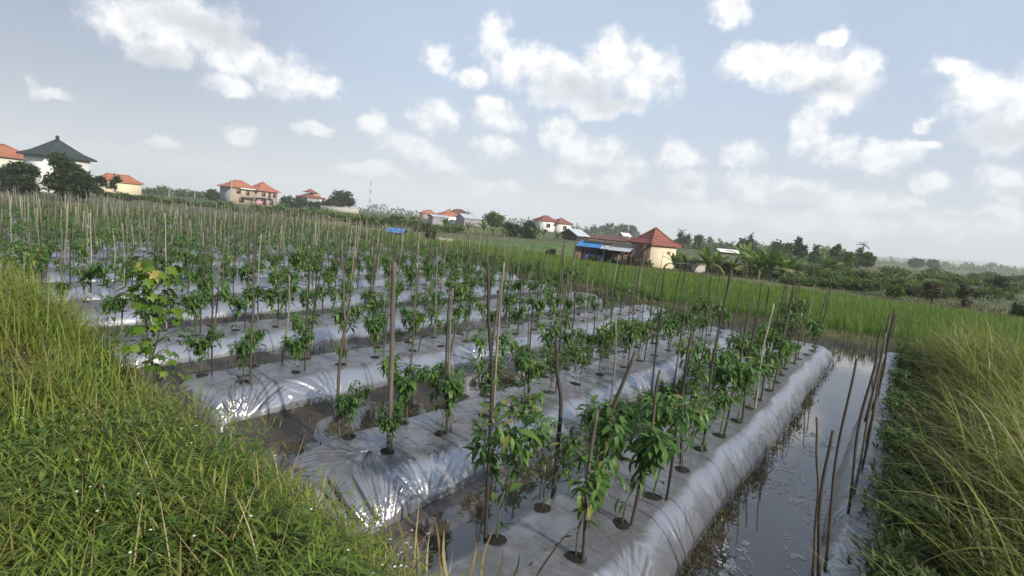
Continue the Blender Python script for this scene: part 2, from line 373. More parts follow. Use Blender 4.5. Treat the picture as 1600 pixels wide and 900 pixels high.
def tz(x, y):
    x = np.asarray(x, float); y = np.asarray(y, float)
    r = np.hypot(x, y)
    z = far_z(x, y) * sst(26, 50, r)
    z = z + (fbm(x * 0.9, y * 0.9) - 0.47) * 0.07 * (1 - sst(60, 200, r))
    # the bank the photographer stands on, and the grassy bank along the channel
    nn = fbm(x * 0.7 + 3, y * 0.7) - 0.47
    west = sst(-4.0, -7.5, x)
    b1 = (0.84 + 0.17 * west + 0.26 * (fbm(x * 1.7 + 60, y * 1.7, 3) - 0.44)) * (1 - sst(1.25, 2.35, y + nn * 0.7 + 0.12 * np.minimum(0, x + 3) * 0.25 - 0.30 * west)) * (1 - sst(30, 60, r))
    b2 = (0.62 + 0.2 * nn) * sst(0.45, 1.25, x + nn * 0.3) * (1 - sst(15.5, 18.5, y))
    z = z + np.maximum(b1, b2)
    # the low bund at the back of the field
    e = FIELD_Y1(x)
    z = z + 0.22 * sst(e - 0.2, e + 0.8, y) * (1 - sst(e + 2.0, e + 3.2, y)) * (1 - sst(40, 70, r))
    # soil in the furrows sits at the water line: flooded beside the first beds, damp soil further left
    fur = (y > 1.9) * (y < e + 0.5) * (x < 0.5)
    wetx = sst(-3.05, -2.85, x) + 0 * x
    z = z - fur * (0.07 * wetx + 0.03) * (1 - np.clip(b1 * 3, 0, 1)) + fur * 0.016 * (1 - wetx)
    return z
def build_terrain():
    rr = np.concatenate([[0.0], np.geomspace(0.35, 3000, 330)]); nt_ = 420
    th = np.linspace(0, 2 * pi, nt_, endpoint=False)
    # finer steps across the part the picture looks at
    th = th + 0.55 * np.sin(th - 0.0) ; 
    th = -radians(37) + pi + th
    X = rr[:, None] * np.sin(th)[None]; Y = rr[:, None] * np.cos(th)[None]
    Z = tz(X, Y)
    r = np.hypot(X, Y)
    V = np.stack([X, Y, Z], 2).reshape(-1, 3)
    i = np.arange(len(rr) - 1)[:, None] * nt_; j = np.arange(nt_)[None]
    q = np.stack([i + j, i + nt_ + j, i + nt_ + (j + 1) % nt_, i + (j + 1) % nt_], -1).reshape(-1, 4)
    mb = MB(); mb.add(V, q, 0.5)
    me = mb.mesh("ground", MT["terrain"], True)
    x, y, z = V[:, 0], V[:, 1], V[:, 2]; R_ = np.hypot(x, y)
    e = FIELD_Y1(x)
    col = np.zeros((len(V), 3)); col[:] = (0.060, 0.085, 0.022)
    nz = fbm(x * 0.035 + 9, y * 0.035)
    k = sst(0.40, 0.52, nz)[:, None]; col = col * (1 - k) + np.array((0.105, 0.105, 0.035)) * k
    nz = fbm(x * 0.011 + 40, y * 0.011 + 3)
    k = (sst(0.46, 0.56, nz) * sst(110, 200, R_))[:, None]; col = col * (1 - k) + np.array((0.035, 0.060, 0.020)) * k
    # paddies and plots between the field and the houses
    def poly_mask(pts):
        P = np.array(pts); ins = np.zeros(len(x), bool); n = len(P)
        for a in range(n):
            x1, y1 = P[a]; x2, y2 = P[(a + 1) % n]
            c = ((y1 > y) != (y2 > y)) & (x < (x2 - x1) * (y - y1) / (y2 - y1 + 1e-12) + x1); ins ^= c
        return ins
    for pts, c in PADDIES:
        m_ = poly_mask(pts); col[m_] = c
    fld = (y < e + 0.6) & (y > 1.2) & (x < 0.8) & (x > -48)
    mud = np.array((0.048, 0.034, 0.024)); col[fld] = mud * (0.55 + 0.9 * fbm(x * 2, y * 2))[fld][:, None]
    bnk = (y <= 1.9) & (R_ < 60) | ((x > 0.45) & (y < 18))
    col[bnk & (y < 1.9)] = (0.040, 0.045, 0.016); col[(x > 0.6) & (y < 18) & (R_ < 30)] = (0.030, 0.034, 0.014)
    ed = fld & (z > 0.1) & (y < 3); col[ed] = (0.07, 0.055, 0.03)
    a = me.color_attributes.new("zone", "FLOAT_COLOR", "POINT")
    a.data.foreach_set("color", np.concatenate([col, np.ones((len(V), 1))], 1).astype(np.float32).ravel())
    a = me.attributes.new("wet", "FLOAT", "POINT"); w = (fld * sst(0.08, -0.02, z)); a.data.foreach_set("value", w.astype(np.float32))
    return tag(link("ground", me), kind="structure")
P2 = lambda u, v, z=0.0: tuple(gp(u, v, z)[:2])
PADDIES = [([P2(690, 368), P2(905, 381), P2(985, 392), P2(985, 416), P2(905, 408), P2(690, 376)], (0.085, 0.150, 0.022)),
           ([P2(560, 346), P2(640, 353), P2(640, 362), P2(430, 343)], (0.150, 0.150, 0.045)),
           ([P2(1060, 398), P2(1130, 406), P2(1130, 424), P2(1060, 416)], (0.085, 0.145, 0.026)),
           ([P2(690, 377), P2(900, 410), P2(940, 420), P2(780, 392), P2(640, 367)], (0.075, 0.062, 0.035)),
           ([P2(1120, 432), P2(1420, 462), P2(1700, 500), P2(1700, 470), P2(1400, 440)], (0.085, 0.100, 0.035))]
build_terrain()

# water between the beds: two sheets a little above the mud
def sheet(name, x0, x1, y0, y1, z, mat, nx=14, ny=80):
    X, Y = np.meshgrid(np.linspace(x0, x1, nx), np.linspace(y0, y1, ny), indexing="ij")
    V = np.stack([X, Y, np.full_like(X, z)], 2).reshape(-1, 3)
    i = np.arange(nx - 1)[:, None] * ny; j = np.arange(ny - 1)[None]
    q = np.stack([i + j, i + ny + j, i + ny + j + 1, i + j + 1], -1).reshape(-1, 4)
    mb = MB(); mb.add(V, q, 0.5); return mb.build(name, mat)
tag(sheet("channel_water", -1.35, 0.1, 1.2, 16.6, -0.012, MT["water"]), kind="structure")
tag(sheet("furrow_water", -10.6, -1.95, 1.2, 17.0, -0.018, MT["water"]), kind="structure")

# ------------------------------------------------------------------ mulch beds
BEDS = []   # (left x, right x, near y, far y)
BEDS += [(-0.28, 0.50, 1.6, 15.8), (-2.30, -1.08, 1.75, 14.95), (-4.30, -3.00, 2.50, 14.75), (-6.95, -5.74, 2.72, 16.8), (-9.55, -8.28, 2.5, 17.2)]
_x = -11.1
while _x > -43:
    BEDS.append((_x - 1.25, _x, 2.1 + 0.25 * random.random(), float(FIELD_Y1(_x)) + random.uniform(-0.6, -0.1)))
    _x -= 2.35 + random.uniform(-0.1, 0.15)
BED_H = 0.29
def bed_mesh(i, x0, x1, y0, y1):
    near = i <= 3
    w = x1 - x0; xc = (x0 + x1) / 2; hw = w / 2
    rc = 0.24                                            # corner radius of the outline
    pts = []
    def line(a, b):
        a = np.array(a); b = np.array(b); L = np.linalg.norm(b - a); t = 0.0; out_ = []
        while t < L:
            p = a + (b - a) * t / L; out_.append(p)
            dd = np.hypot(*p)
            t += (0.010 + 0.0028 * max(0, dd - 3.5) if near else 0.09)
        return out_
    def arc(cx, cy, a0, a1):
        n = 46 if near else 5
        return [np.array((cx + rc * cos(a), cy + rc * sin(a))) for a in np.linspace(a0, a1, n, endpoint=False)]
    pts += line((x0 + rc, y0), (x1 - rc, y0)) + arc(x1 - rc, y0 + rc, -pi / 2, 0)
    pts += line((x1, y0 + rc), (x1, y1 - rc)) + arc(x1 - rc, y1 - rc, 0, pi / 2)
    pts += line((x1 - rc, y1), (x0 + rc, y1)) + arc(x0 + rc, y1 - rc, pi / 2, pi)
    pts += line((x0, y1 - rc), (x0, y0 + rc)) + arc(x0 + rc, y0 + rc, pi, 1.5 * pi)
    P = np.array(pts); n = len(P)
    seg = np.linalg.norm(np.roll(P, -1, 0) - P, axis=1); T = np.concatenate([[0], np.cumsum(seg)[:-1]]); LT = seg.sum()
    # meander of the bed's edge
    mx = (fbm(P[:, 1] * 0.55 + 7 * i, np.full(n, 2.0 + i)) - 0.47) * 0.10
    P = P.copy(); P[:, 0] += mx + (fbm(P[:, 1] * 3 + 3 * i, P[:, 0] * 3) - 0.47) * 0.03
    S = np.stack([np.full(n, xc) + mx, np.clip(P[:, 1], y0 + hw, y1 - hw)], 1)
    if near: q = np.concatenate([np.linspace(0, 0.05, 4), np.linspace(0.065, 0.60, 32), np.linspace(0.64, 1.0, 10)])
    else: q = np.array([0, 0.05, 0.12, 0.2, 0.3, 0.4, 0.5, 0.62, 1.0])
    run = 0.44
    Q = q[:, None]
    # pegs hold the film down along the foot: the film is drawn into fans of folds at each
    rs = np.random.default_rng(50 + i)
    pegs = np.sort(np.concatenate([np.cumsum(rs.uniform(.55, 2.1, int(LT / 1.33) - 1)) + .2, [w - rc + 0.22, LT - 0.24]])); pegs = pegs[pegs < LT]; pega = rs.uniform(.25, 1.1, len(pegs) + 1) ** 1.3; pega[np.abs(np.append(pegs, 0) - (w - rc + .22)) < .01] = 1.2
    idx = np.searchsorted(pegs, T); 
    pl = pegs[(idx - 1) % len(pegs)]; pr = pegs[idx % len(pegs)]
    dl = (T - pl) % LT; dr = (pr - T) % LT
    dist = np.where(dl < dr, dl, -dr); gap = dl + dr
    bulge = np.sin(pi * np.clip(dl / np.maximum(gap, 1e-6), 0, 1))          # 0 at a peg, 1 midway
    tt = np.clip(Q / run, 0, 1)
    side = (1 - (1 - tt) ** 1.9) * (1 - 0.10 * (1 - bulge[None]) * np.sin(pi * tt))
    h = BED_H * side
    h = h + 0.006 * np.clip((Q - run) / (1 - run), 0, 1)                        # slightly crowned top
    xx = P[None, :, 0] * (1 - Q) + S[None, :, 0] * Q; yy = P[None, :, 1] * (1 - Q) + S[None, :, 1] * Q
    h = h + (fbm(xx * 1.2 + 9 * i, yy * 1.2, 3) - 0.44) * 0.035 * tt
    # the foot line rises between pegs
    h = h + 0.045 * bulge[None] * (1 - tt) ** 2 + (0.02 if i not in (0, 1) else 0.0) * (1 - tt)
    # the folds
    hgt = Q * hw + 0.05
    fan = np.arctan2(dist[None], hgt * 1.1)
    ph = rs.uniform(0, 6.28)
    kk = fan * 15 + ph + 2.5 * vnoise(T[None] * 1.5 + 0 * Q, Q * 3 + i) + idx[None] * 1.7
    fold = np.sin(kk) + 0.6 * np.sin(kk * 2.3 + 1.3) + 0.5 * np.sin(kk * 4.1 + ph)
    amp = (0.0095 if near else 0.006) * np.clip(1.25 - tt, 0, 1) ** 0.7 * np.clip(tt * 6, 0, 1) * (0.10 + 1.7 * np.clip(vnoise(T[None] * 0.6 + 31 * i + 0 * Q, Q * 0 + 2) - .25, 0, 1) + 1.1 * np.exp(-((yy - y0) / 1.0) ** 2)) 
    amp = amp * np.exp(-(np.abs(dist[None]) / 0.85) ** 2 + 0 * Q) * 1.5 + 0.0008 * np.clip(tt * 5, 0, 1)
    amp = amp * np.where(dl < dr, pega[(idx - 1) % len(pegs)], pega[idx % len(pegs)])[None] * (1 + 0 * Q)
    disp = fold * amp
    # push the folds out along the side's normal
    dirx = (P - S); dirx /= np.linalg.norm(dirx, axis=1)[:, None] + 1e-9
    out_ = np.clip(1 - tt, 0.0, 1) ** 0.5
    xx = xx + dirx[None, :, 0] * disp * out_ * 0.9; yy = yy + dirx[None, :, 1] * disp * out_ * 0.9
    # scallop: the side is pulled in at the pegs
    xx = xx + dirx[None, :, 0] * 0.014 * (bulge[None] - 0.5) * np.sin(pi * np.clip(tt, 0, 1)); yy = yy + dirx[None, :, 1] * 0.014 * (bulge[None] - 0.5) * np.sin(pi * np.clip(tt, 0, 1))
    zz = h + disp * (0.55 + 0.25 * tt)
    # skirt under the mud
    xx = np.concatenate([xx[:1], xx]); yy = np.concatenate([yy[:1], yy]); zz = np.concatenate([zz[:1] - 0.15, zz])
    m = len(q) + 1
    V = np.stack([xx, yy, zz], 2).reshape(-1, 3)
    a = np.arange(m - 1)[:, None] * n; b = np.arange(n)[None]; b2 = (b + 1) % n
    f = np.stack([a + b, a + b2, a + n + b2, a + n + b], -1).reshape(-1, 4)
    mb = MB(); mb.add(V, f, 0.5)
    me = mb.mesh("mulch_bed", MT["film"], True)
    # height look-up on the top
    def top(x, y):
        qq = max(0.0, 1 - abs(x - xc - shift(y)) / hw); t_ = min(1.0, qq / run)
        return BED_H * (1 - (1 - t_) ** 1.9) + 0.006 * max(0.0, (qq - run) / (1 - run)) + (float(fbm(np.array(x) * 1.2 + 9 * i, np.array(y) * 1.2, 3)) - 0.44) * 0.035 * t_
    def shift(y): return float((fbm(np.array(y * 0.55 + 7 * i), np.array(2.0 + i)) - 0.47) * 0.10)
    return me, top, shift
ORD = "first second third fourth fifth sixth seventh eighth ninth tenth eleventh twelfth thirteenth fourteenth fifteenth sixteenth seventeenth eighteenth nineteenth twentieth twenty-first twenty-second twenty-third twenty-fourth twenty-fifth twenty-sixth twenty-seventh twenty-eighth twenty-ninth thirtieth".split()
BEDNAME = ["bank-side bed", "bed beside the channel", "second bed from channel", "third bed from channel", "fourth bed from channel", "fifth bed from channel", "sixth bed from channel"]
bed_objs = []; bed_top = []; bed_shift = []
for i, (x0, x1, y0, y1) in enumerate(BEDS):
    me, tp, sh = bed_mesh(i, x0, x1, y0, y1)
    lab = ["narrow silver film bed half hidden under the grassy right bank", "broad silver film bed with its right side along the water channel",
           "silver film bed with the brightly lit fan of folds at its near corner", "silver film bed whose near end meets the left grassy bank below the tall stake"]
    lab = lab[i] if i < 4 else f"silver film mulch bed, {ORD[i-1]} to the left of the water channel"
    o = tag(link("mulch_bed", me), lab, "garden bed", "silver film mulch beds in rows"); bed_objs.append(o); bed_top.append(tp); bed_shift.append(sh)

# ------------------------------------------------------------------ chili plants
def chili_variant(seed, nleaf=1.0, seg=4):
    rg = random.Random(seed); st = MB(); lf = MB()
    H = rg.uniform(0.66, 0.92); fork = rg.uniform(0.12, 0.24)
    lean = (rg.uniform(-.03, .03), rg.uniform(-.03, .03))
    tube(st, [(0, 0, -0.03), (lean[0] * .5, lean[1] * .5, fork * .5), (lean[0], lean[1], fork)], [0.008, 0.007, 0.0065], 6)
    tips = []; nodes = []
    def branch(p, az, tilt, L, r, lvl):
        q = [np.array(p)]
        for k in range(3):
            t = tilt * (1 - 0.2 * k); q.append(q[-1] + L / 3 * np.array((cos(az) * sin(t), sin(az) * sin(t), cos(t))))
        tube(st, q, np.linspace(r, r * .7, 4), 5)
        nodes.append((q[2], az))
        if lvl: nodes.append((q[1], az))
        if lvl < 2:
            for s in (-1, 1): branch(q[-1], az + s * rg.uniform(.5, 1.3), rg.uniform(.25, .85), L * rg.uniform(.6, .95), r * .7, lvl + 1)
            if rg.random() < .4: branch(q[-1], az + rg.uniform(-2, 2), rg.uniform(.1, .6), L * .6, r * .6, lvl + 1)
        else: tips.append((q[-1], az))
        if lvl == 2: nodes.append((q[1], az))
    a0 = rg.uniform(0, 6.28)
    for k in range(rg.choice((2, 3))): branch((lean[0], lean[1], fork + .05 * k), a0 + k * 2.6 + rg.uniform(-.4, .4), rg.uniform(.32, .72), (H - fork) * rg.uniform(.36, .48), .0055, 0)
    B = []; A = []; Ln = []; Bd = []; L_ = []; W_ = []; Rn = []
    def put(p, n, spread, big):
        for _ in range(n):
            a = rg.uniform(0, 6.28); o_ = rg.uniform(.005, .045)
            B.append(np.array(p) + np.array((o_ * cos(a), o_ * sin(a), rg.gauss(0, .022)))); A.append(a)
            Ln.append(rg.uniform(.7, 2.0) * spread); Bd.append(rg.uniform(.7, 1.6)); s = rg.uniform(.065, .145) * big
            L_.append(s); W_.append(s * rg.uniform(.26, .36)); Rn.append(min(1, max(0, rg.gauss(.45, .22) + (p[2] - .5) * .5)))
    for p, a in tips: put(p, int(rg.randint(5, 8) * nleaf), 1, 1.0)
    for p, a in nodes: put(p, max(1, int(rg.randint(2, 4) * nleaf)), 1.25, 1.2)
    for k in range(rg.randint(2, 5)): put((rg.uniform(-.02, .02), rg.uniform(-.02, .02), rg.uniform(.08, fork)), 1, 1.2, 1.0)
    ribbons(lf, np.array(B), np.array(A), np.array(Ln), np.array(Bd), np.array(L_), np.array(W_), seg, "leaf", np.array(Rn), 0.35, RNG.uniform(-.4, .4, len(B)))
    return st, lf
CH = [chili_variant(100 + k) for k in range(9)]
CHM = [(a.mesh("stem", MT["chili_stem"], True), b.mesh("foliage", MT["chili"])) for a, b in CH]
CHF = []
for k in range(6):
    a, b = chili_variant(300 + k, 0.5, 2); CHF.append(b.arrays())
def hole_mesh(seed):
    rg = np.random.default_rng(seed); n = 22; t = np.arange(n) * 2 * pi / n
    r = 0.066 * (1 + 0.12 * np.sin(t * 2 + rg.uniform(0, 6)) + rg.uniform(-.06, .06, n)); mb = MB()
    rings = [(1.0, 0.003), (0.86, 0.004), (0.6, -0.001 + 0.006), (0.3, 0.012)]
    V = []
    for s, z in rings: V += [(r[k] * s * cos(t[k]), r[k] * s * sin(t[k]), z + (rg.uniform(-.003, .003) if s < .8 else 0)) for k in range(n)]
    V.append((0, 0, 0.016)); m = len(rings)
    q = [(a * n + k, a * n + (k + 1) % n, (a + 1) * n + (k + 1) % n, (a + 1) * n + k) for a in range(m - 1) for k in range(n)]
    mb.add(V, q, .5, None, [((m - 1) * n + k, (m - 1) * n + (k + 1) % n, m * n) for k in range(n)])
    return mb.mesh("planting_hole", MT["hole"], True)
HOLES = [hole_mesh(k) for k in range(4)]
# bamboo stakes: slightly crooked canes, 1 m tall meshes scaled to size
def stake_mb(seed, L, r, sides=8, far=False):
    rg = random.Random(seed); mb = MB(); n = 4 if far else 15
    bx, by = rg.uniform(-.02, .02), rg.uniform(-.02, .02); k2 = rg.uniform(2, 5)
    P = []; Rr = []
    for k in range(n):
        s = k / (n - 1); P.append((bx * sin(pi * s) * L + .006 * sin(k2 * 3 * s), by * sin(pi * s) * L + .005 * cos(k2 * 4 * s), s * L - 0.12 * (k == 0)))
        Rr.append(r * (1.12 - .35 * s) * (1.13 if (not far and k % 4 == 2) else 1.0))
    tube(mb, P, Rr, sides, rg.random() ** 1.0)
    return mb
STAKE_V = []
for k in range(14): STAKE_V.append((1.7, stake_mb(500 + k, 1.7, 0.0082 + 0.0009 * (k % 7)).mesh("bamboo_stake", MT["bamboo"], True)))
STAKE_D = [(1.7, stake_mb(540 + k, 1.7, 0.0085 + 0.0010 * (k % 5)).mesh('bamboo_stake', MT['bamboo_dark'], True)) for k in range(8)]
THICK = stake_mb(577, 1.7, 0.023, 10).mesh("bamboo_stake", MT["bamboo"], True)
def put_stake(p, L, lx, ly, label, group, mesh=None, name="bamboo_stake", dark=0.0):
    L0, me = random.choice(STAKE_D if random.random() < dark else STAKE_V) if mesh is None else (1.7, mesh)
    o = link(name, me); o.location = tuple(p); o.scale = (1, 1, L / L0)
    o.rotation_euler = (-math.asin(max(-.6, min(.6, ly))), math.asin(max(-.6, min(.6, lx))), random.uniform(-.3, .3))
    return tag(o, label, "stake", group)
def stake_px(ub, vb, ut, vt, label, z=0.36, mesh=None, thick=1.0, dark=False):
    b = gp(ub, vb, z); w = Wm @ _d(ut, vt); hd = (b - CAM)[:2]; t = np.dot(hd, hd) / np.dot(w[:2], hd)
    top = CAM + w * t; dv = top - b; L = np.linalg.norm(dv); u = dv / L
    L0, me = random.choice(STAKE_D if dark else STAKE_V) if mesh is None else (1.7, mesh)
    o = link("bamboo_stake", me); o.location = tuple(b)
    o.rotation_mode = "QUATERNION"; o.rotation_quaternion = Vector((0, 0, 1)).rotation_difference(Vector(u))
    o.scale = (thick, thick, L / L0)
    return tag(o, label, "stake", "bamboo stakes in the bed rows")
nplant = 0
far_pl = MB(); far_st = MB(); far_hole = {}
def place_plant(p, s, rz, label, group):
    st, lf = random.choice(CHM)
    r = thing("chili_plant", label, "chili plant", p, rz, group); r.scale = (s, s, s * random.uniform(.92, 1.1))
    link("stem", st, r); link("foliage", lf, r); return r
ROWS = {0: [(0.16, 2.6, 0.62, "right")], 1: [(-2.00, 2.86, 0.67, "left"), (-1.46, 3.08, 0.66, "right")],
        2: [(-4.02, 3.16, 0.68, "left"), (-3.54, 3.27, 0.70, "right")], 3: [(-6.62, 3.05, 0.66, "left"), (-6.12, 3.30, 0.68, "right")]}
# stakes measured one by one in the foreground (base and top)
HAND = [(757, 825, 760, 410, "dark straight stake beside the lowest plant at the bed's front left", None, 1.0),
        (608, 696, 615, 410, "thickest grey stake standing in a hole near the lit film corner", THICK, 1.0),
        (390, 592, 397, 345, "tall pale-topped stake near the front end of the third bed", None, 1.35),
        (863, 765, 866, 530, "dark stake with flat top behind the bushy plants at left bed edge", None, 1.5),
        (698, 668, 703, 448, "dark stake of the close pair on the second bed", None, 1.1),
        (704, 664, 707, 450, "pale stake of the close pair on the second bed", None, 1.0),
        (530, 668, 546, 480, "short stake at the outer left edge of the second bed", None, 1.2),
        (988, 808, 1031, 578, "leaning stake with slanted top between the two front plants", None, 1.15),
        (928, 783, 992, 548, "strongly leaning pale cane with frayed dry sheath near its top", None, 1.3),
        (912, 862, 932, 640, "stake beside the frontmost plant of the right row", None, 1.2),
        (1043, 768, 1078, 548, "thin dark leaning stake third in the right row by the channel", None, 1.0),
        (770, 652, 787, 410, "thin stake behind the close pair on the second bed", None, 1.0),
        (440, 560, 452, 430, "stake behind the tall pale-topped stake on the third bed", None, 1.2)]
for ub, vb, ut, vt, lab, me, th in HAND: stake_px(ub, vb, ut, vt, lab, mesh=me, thick=th, dark='dark' in lab)
hand_xy = [gp(h[0], h[1], .36)[:2] for h in HAND]
for i, (x0, x1, y0, y1) in enumerate(BEDS):
    rows = ROWS.get(i)
    if rows is None:
        a = x0 + .36; b = x1 - .36
        rows = [(a, y0 + .4 + random.uniform(0, .3), .66, "left"), (b, y0 + .4 + random.uniform(0, .3), .66, "right")]
    indiv = i <= 6
    for xr, ys, stp, side in rows:
        k = 0; y = ys
        while y < y1 - 0.3:
            x = xr + bed_shift[i](y) * (0 if (i <= 3 and y < 4.2) else 1) + random.gauss(0, .02); yy = y + random.gauss(0, .03)
            z = bed_top[i](x, yy)
            s = random.uniform(.68, 1.10)
            s *= .89 if i < 2 else .86 if i < 4 else .95
            if random.random() < .06: s *= .55
            if i == 1: s *= 1.10
            if i == 0: s *= .58
            if i >= 3: s *= random.uniform(.9, 1.05)
            if i > 6: s *= 1.05
            if y < 3.4 and i in (2,): s *= .8
            rz = random.uniform(0, 6.28)
            missing = random.random() < (.42 if i == 0 else .04 if i < 4 else .06) and (y > 4 or i == 0)
            ordw = ORD[min(k, 29)]
            if not missing:
                if indiv:
                    if i <= 3:
                        lab = f"chili plant {ordw} from near end, {side} row of {BEDNAME[i]}" if i else f"chili plant {ordw} from near end on the bed under the right bank"
                        g = "chili plants in the near beds"
                    else:
                        lab = f"leafy chili plant among the stakes of the {BEDNAME[i]}"; g = f"chili plants on the {BEDNAME[i]}"
                    place_plant((x, yy, z), s, rz, lab, g); nplant += 1
                else: far_pl.addp(random.choice(CHF), (x, yy, z), s, rz)
            if i <= 9:
                h = link("planting_hole", random.choice(HOLES), bed_objs[i]); h.location = (x, yy, z + .004); h.rotation_euler.z = rz; h.scale = (1.0, 1.15, 1)
                if i > 3: h.scale = (.9, 1.0, 1)
            # a stake beside most plants
            sx = x + random.uniform(-.06, .06); sy = yy + random.uniform(.04, .13)
            if i <= 3 and any(abs(sx - q[0]) < .32 and abs(sy - q[1]) < .36 for q in hand_xy): k += 1; y += stp; continue
            if i == 0:
                k += 1; y += stp; continue
            Ls = random.gauss(1.55, .17) if i < 5 else random.gauss(1.46, .15) if i < 7 else random.gauss(1.40, .17); Ls = min(1.95, max(.8, Ls))
            if random.random() < .07: Ls *= .7
            lx, ly = random.gauss(.02, .035), random.gauss(-.01, .04)
            if random.random() < (.93 if indiv else .95):
                if indiv:
                    lab = f"bamboo stake {ordw} from near end, {side} row of {BEDNAME[i]}" if i <= 3 else f"bamboo stake supporting chilies on the {BEDNAME[i]}"
                    g = "bamboo stakes in the bed rows" if i <= 3 else f"bamboo stakes on the {BEDNAME[i]}"
                    put_stake((sx, sy, z - .01), Ls, lx, ly, lab, g, dark=(.75 if i == 1 else .45 if i == 2 else .3))
                else:
                    v, q, t3, r, t = stake_mb(900 + random.randint(0, 99999), Ls, random.uniform(.008, .014), 5, True).arrays()
                    v = v + np.outer(v[:, 2], (lx * 1.6, ly * 1.6, 0)); far_st.add(v + (sx, sy, z), q, float(np.clip(random.gauss(.78, .22), 0, 1)), None, t3)
            k += 1; y += stp * random.uniform(.97, 1.03) * (.70 if not indiv else 1)
tag(far_pl.build("chili_crop", MT["chili"]), "dense rows of staked chili plants filling the far left of the field", "crop", kind="stuff")
tag(far_st.build("stake_rows", MT["bamboo_far"]), "crowded grey stakes standing in the far left beds", "stakes", kind="stuff")
# the dark bundle of stakes on the bed under the right bank
for ub, vb, ut, vt, lab, th in [(1268, 905, 1275, 652, "thin dark stake with knotted tip at the water's right edge", 1.0),
                            (1278, 930, 1300, 672, "pale round-tipped stake at the water's right edge", 1.35),
                            (1290, 885, 1338, 560, "tall dark stake crossing the open water view on the right", 1.1),
                            (1326, 800, 1372, 548, "dark leaning stake left of the crowded bundle by the bank", 1.3),
                            (1334, 770, 1384, 520, "pale split stake in the bundle by the bank", 1.3),
                            (1346, 735, 1390, 492, "tallest stake of the dark bundle by the bank", 1.4),
                            (1352, 690, 1397, 482, "slim stake with broken top behind the dark bundle", 1.2),
                            (1352, 655, 1400, 490, "dark thick stake at the back of the bundle", 1.7),
                            (1362, 640, 1378, 505, "grey stake furthest left at the back of the bundle", 1.8),
                            (1372, 620, 1402, 500, "thin far stake at the end of the right bank bed", 1.4),
                            (1410, 560, 1424, 484, "lone thin stake in the rice behind the right bank", 1.0)]:
    stake_px(ub, vb, ut, vt, lab, .3, None, th * .8, 'pale' not in lab)

# ------------------------------------------------------------------ grass and weeds
def scatter(x0, x1, y0, y1, n, keep):
    x = RNG.uniform(x0, x1, n); y = RNG.uniform(y0, y1, n); k = RNG.random(n) < keep(x, y)
    return x[k], y[k]
def px_of(x, y, z):
    p = np.stack([x, y, z], -1) - CAM; c = p @ Wm
    return 800 + F * c[..., 0] / -c[..., 2], 450 - F * c[..., 1] / -c[..., 2], -c[..., 2]
def inview(x, y, z, m=90):
    u, v, d = px_of(x, y, z); return (d > 0.15) & (u > -m) & (u < 1600 + m) & (v < 900 + m * 3)
# near bank on the left: leafy creeping grass stems
mb = MB()
def bank_keep(x, y):
    z = tz(x, y); e = 2.14 + 0.35 * sst(-4.0, -7.5, x) + 0.26 * (fbm(x * 1.5, y * 1.5) - .47) * 2
    d = np.hypot(x, y)
    return inview(x, y, z + .2) * (y < e) * np.clip(3.2 / np.maximum(d, 1.2), .22, 1) * np.clip(.35 + 1.5 * (fbm(x * 2.6, y * 2.6 + 9) - .22), .25, 1)
x, y = scatter(-15, 0.4, -0.6, 2.9, 190000, bank_keep)
z = tz(x, y); n = len(x)
tus = lambda x, y: np.clip(.35 + 2.9 * (fbm(x * 2.0 + 5, y * 2.0, 3) - .27), .38, 2.1)
hgt = tus(x, y)
rn = np.clip(RNG.normal(.42, .2, n) + (fbm(x * 1.6, y * 1.6 + 30) - .47) * .7, 0, .95); rn[RNG.random(n) < .035] = 1.0
ribbons(mb, np.stack([x, y, z - .01], 1), RNG.uniform(0, 6.28, n), np.abs(RNG.normal(.25, .3, n)), RNG.normal(.9, .5, n), RNG.uniform(.07, .20, n) * hgt, RNG.uniform(.0035, .0075, n) * np.clip(np.hypot(x, y) / 3.5, 1, 2.2), 4, "blade", rn)
# leafy stems in tussocks
x, y = scatter(-13, 0.2, -0.6, 2.6, 24000, bank_keep); n = len(x); z = tz(x, y)
for k in range(6):
    up = .05 + .05 * k + RNG.uniform(0, .03, n); s = tus(x, y)
    ribbons(mb, np.stack([x + RNG.normal(0, .015 + .012 * k, n), y + RNG.normal(0, .015 + .012 * k, n), z + up * s], 1), RNG.uniform(0, 6.28, n), RNG.uniform(.5, 1.1, n), RNG.uniform(.2, 1.2, n), RNG.uniform(.05, .11, n), RNG.uniform(.005, .010, n), 3, "leaf", np.clip(RNG.normal(.5, .2, n) + (fbm(x * 1.6, y * 1.6 + 30) - .47) * .6, 0, .95))
# taller seeding stems toward the upper left
x, y = scatter(-14, -4.0, 0.6, 2.4, 5200, bank_keep); n = len(x); z = tz(x, y)
ribbons(mb, np.stack([x, y, z], 1), RNG.uniform(0, 6.28, n), np.abs(RNG.normal(.1, .15, n)), RNG.normal(.5, .3, n), RNG.uniform(.3, .62, n), .010, 4, "blade", np.clip(RNG.normal(.75, .15, n), 0, 1))
x, y = scatter(-3.2, -0.3, -0.6, 1.3, 2600, lambda x, y: inview(x, y, tz(x, y) + .3, 200) * sst(.5, .58, fbm(x * 2 + 8, y * 2))); n = len(x); z = tz(x, y)
ribbons(mb, np.stack([x, y, z], 1), RNG.uniform(0, 6.28, n), np.abs(RNG.normal(.3, .25, n)), RNG.normal(1.2, .4, n), RNG.uniform(.22, .5, n), RNG.uniform(.006, .011, n), 6, "blade", np.clip(RNG.normal(.35, .25, n), 0, .95))
mbw = MB(); x, y = scatter(-9, -0.3, -0.4, 2.3, 4500, lambda x, y: bank_keep(x, y) * sst(.44, .56, fbm(x * 1.2 + 77, y * 1.2))); n = len(x); z = tz(x, y)
